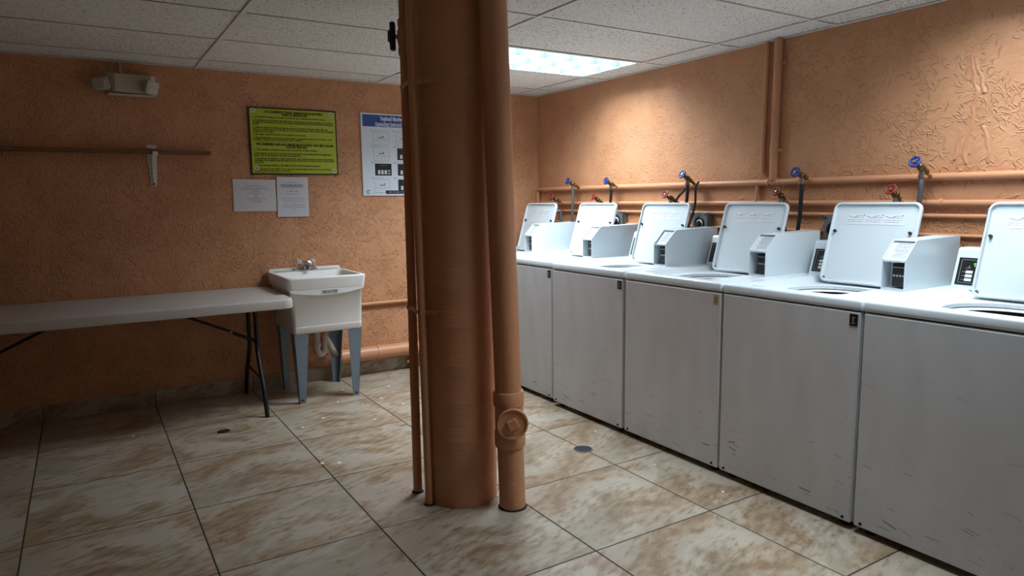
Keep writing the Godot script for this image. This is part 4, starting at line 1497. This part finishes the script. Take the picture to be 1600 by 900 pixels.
	for c in 2:
		for k in 4:
			var px := 86 + c * 180
			var py := 132 + k * 116
			print_row(im, px, px + 76, py - 12, 4, rgb8(90, 94, 104), r)
			var boxed := (k == 2) if c == 0 else k > 0
			if boxed:
				im.fill_rect(Rect2i(px + 12, py, 130, 88), dark)
				print_row(im, px + 50, px + 108, py + 10, 6, rgb8(150, 152, 160), r)
				for b in 3:
					im.fill_rect(Rect2i(px + 34 + b * 26, py + 48, 18, 30), rgb8(214, 216, 212))
				im.fill_rect(Rect2i(px + 112, py + 48, 18, 9), rgb8(204, 206, 202))
				im.fill_rect(Rect2i(px + 112, py + 68, 18, 9), rgb8(204, 206, 202))
			else:
				outline(im, Rect2i(px + 4, py, 122, 98), line, 2)
				im.fill_rect(Rect2i(px + 12, py + 60, 106, 2), line)
				for b in 4:
					im.fill_rect(Rect2i(px + 22 + b * 22, py + 60, 1, 30), line)
				im.fill_rect(Rect2i(px + 46, py + 40, 40, 5), dark)
				im.fill_rect(Rect2i(px + 80, py + 30, 8, 8), dark)
				outline(im, Rect2i(px + 34, py + 16, 30, 34), line, 1)
	im.fill_rect(Rect2i(176, 562, 250, 26), dark)
	print_row(im, 204, 412, 569, 11, rgb8(226, 228, 232), r)
	print_row(im, 66, 160, 580, 3, rgb8(120, 150, 160), r)
	for a in 40:
		var an := 0.9 + 4.4 * a / 40.0
		im.fill_rect(Rect2i(int(40 + cos(an) * 15), int(572 - sin(an) * 13), 5, 4), rgb8(40, 128, 140))
		im.fill_rect(Rect2i(int(44 + cos(an) * 8), int(572 - sin(an) * 7), 3, 3), rgb8(40, 128, 140))
	t = thing("instruction_poster", "white and blue washer instruction poster partly behind the slim pipes", "poster", Vector3(-1.343, 1.645, 0.0))
	st = new_st()
	bx(st, Vector3(0, 0, 0.007), Vector3(0.458, 0.602, 0.006), 0.001)
	obj("board", st, M.paper, t)
	st = new_st()
	printed(st, Vector3(0, 0, 0.0105), Vector3(0.2285, 0, 0), Vector3(0, 0.3005, 0))
	obj("print", st, print_material(im, 0.35), t)
	st = new_st()
	lettering(st, "Topload Washer", 0.030, Transform3D(Basis.IDENTITY, Vector3(-0.077, 0.265, 0.0107)), 0.184, true, true)
	lettering(st, "Operating Instructions", 0.030, Transform3D(Basis.IDENTITY, Vector3(-0.117, 0.224, 0.0107)), 0.248, true, true)
	obj("title", st, sm(rgb8(228, 234, 244), 0.5), t)
	st = new_st()
	for q in [["1", 0, 0], ["3", 0, 1], ["5", 0, 2], ["7", 0, 3], ["2", 1, 0], ["4", 1, 1], ["6", 1, 2], ["8", 1, 3]]:
		lettering(st, q[0], 0.012, Transform3D(Basis.IDENTITY, Vector3(-0.228 + (72 + q[1] * 180) * 0.001, 0.3 - (124 + q[2] * 116) * 0.001, 0.0107)), 0.0, true, true)
	obj("numbers", st, sm(rgb8(40, 42, 52), 0.6), t)

# ------------------------------------------------------------------ small things on the floor
func build_floor_things() -> void:
	var t := thing("floor_drain", "round metal floor drain grate set in the tiles before the washers", "drain", Vector3(-1.213, 0, 2.188))
	var st := new_st()
	lathe(st, [Vector2(0.046, 0.0), Vector2(0.051, 0.0), Vector2(0.050, 0.003), Vector2(0.046, 0.0035), Vector2(0.045, 0.001)], 28)
	obj("rim", st, M.steel, t)
	st = new_st()
	lathe(st, [Vector2(0.0462, 0.0004), Vector2(0.0462, 0.0008), Vector2(0, 0.0008)], 24)
	obj("pit", st, M.black, t)
	for k in 7:
		var p := -0.036 + 0.012 * k
		var l := 2.0 * sqrt(0.045 * 0.045 - p * p)
		st = new_st()
		bx(st, Vector3(0, 0.002, p), Vector3(l, 0.002, 0.0042), 0.0)
		obj("grate_bar", st, M.grate, t)
		st = new_st()
		bx(st, Vector3(p, 0.0022, 0), Vector3(0.0042, 0.002, l), 0.0)
		obj("grate_bar", st, M.grate, t)
	# a crumpled dry leaf
	st = new_st()
	rng.seed = 31
	for k in 5:
		var a := k * 1.3
		var c := Vector3(cos(a) * 0.018, 0.006, sin(a) * 0.012)
		loft(st, [[c + Vector3(-0.018, -0.005, -0.006), c + Vector3(0.016, -0.004, -0.009), c + Vector3(0.02, -0.003, 0.008), c + Vector3(-0.014, -0.005, 0.009)], [c + Vector3(-0.014, 0.003, -0.002), c + Vector3(0.010, 0.008, -0.004), c + Vector3(0.014, 0.006, 0.006), c + Vector3(-0.010, 0.005, 0.007)]])
	var lf := obj("dry_leaf", st, M.leaf)
	lf.position = Vector3(-2.757, 0, 0.826)
	tag(lf, "dark crumpled scrap lying on the tiles near the table leg", "debris")
	var n := 0
	for q in [[-2.02, 0.62], [-1.9, 0.75], [-1.75, 0.7], [-1.68, 0.9], [-2.2, 0.9], [-2.35, 1.0], [-1.95, 1.1], [-1.6, 0.45], [-1.48, 0.62], [-2.42, 1.62], [-2.35, 1.66], [-3.2, 0.62], [-0.98, 2.0], [-1.05, 2.55], [-1.02, 2.95], [-1.9, 0.35]]:
		st = new_st()
		var s := rng.randf_range(0.006, 0.013)
		prism(st, [Vector2(-s, -s * 0.5), Vector2(s * 0.6, -s * 0.8), Vector2(s, s * 0.3), Vector2(-s * 0.2, s * 0.7)], 0.0015, Transform3D(Basis(Vector3.RIGHT, -PI / 2).rotated(Vector3.UP, rng.randf() * TAU), Vector3.ZERO))
		var o := obj("paint_flake", st, M.flake)
		o.position = Vector3(q[0], 0.0002, q[1])
		tag(o, "tiny white paint flake lying on the floor tiles", "debris", "paint flakes on the floor")
		n += 1

func _ready() -> void:
	set_view()
	make_materials()
	build_floor()
	build_walls()
	build_ceiling()
	build_troffers()
	build_column()
	build_washers()
	build_table()
	build_sink()
	build_wall_pipes()
	build_valves()
	build_outlets()
	build_back_wall_things()
	build_floor_things()
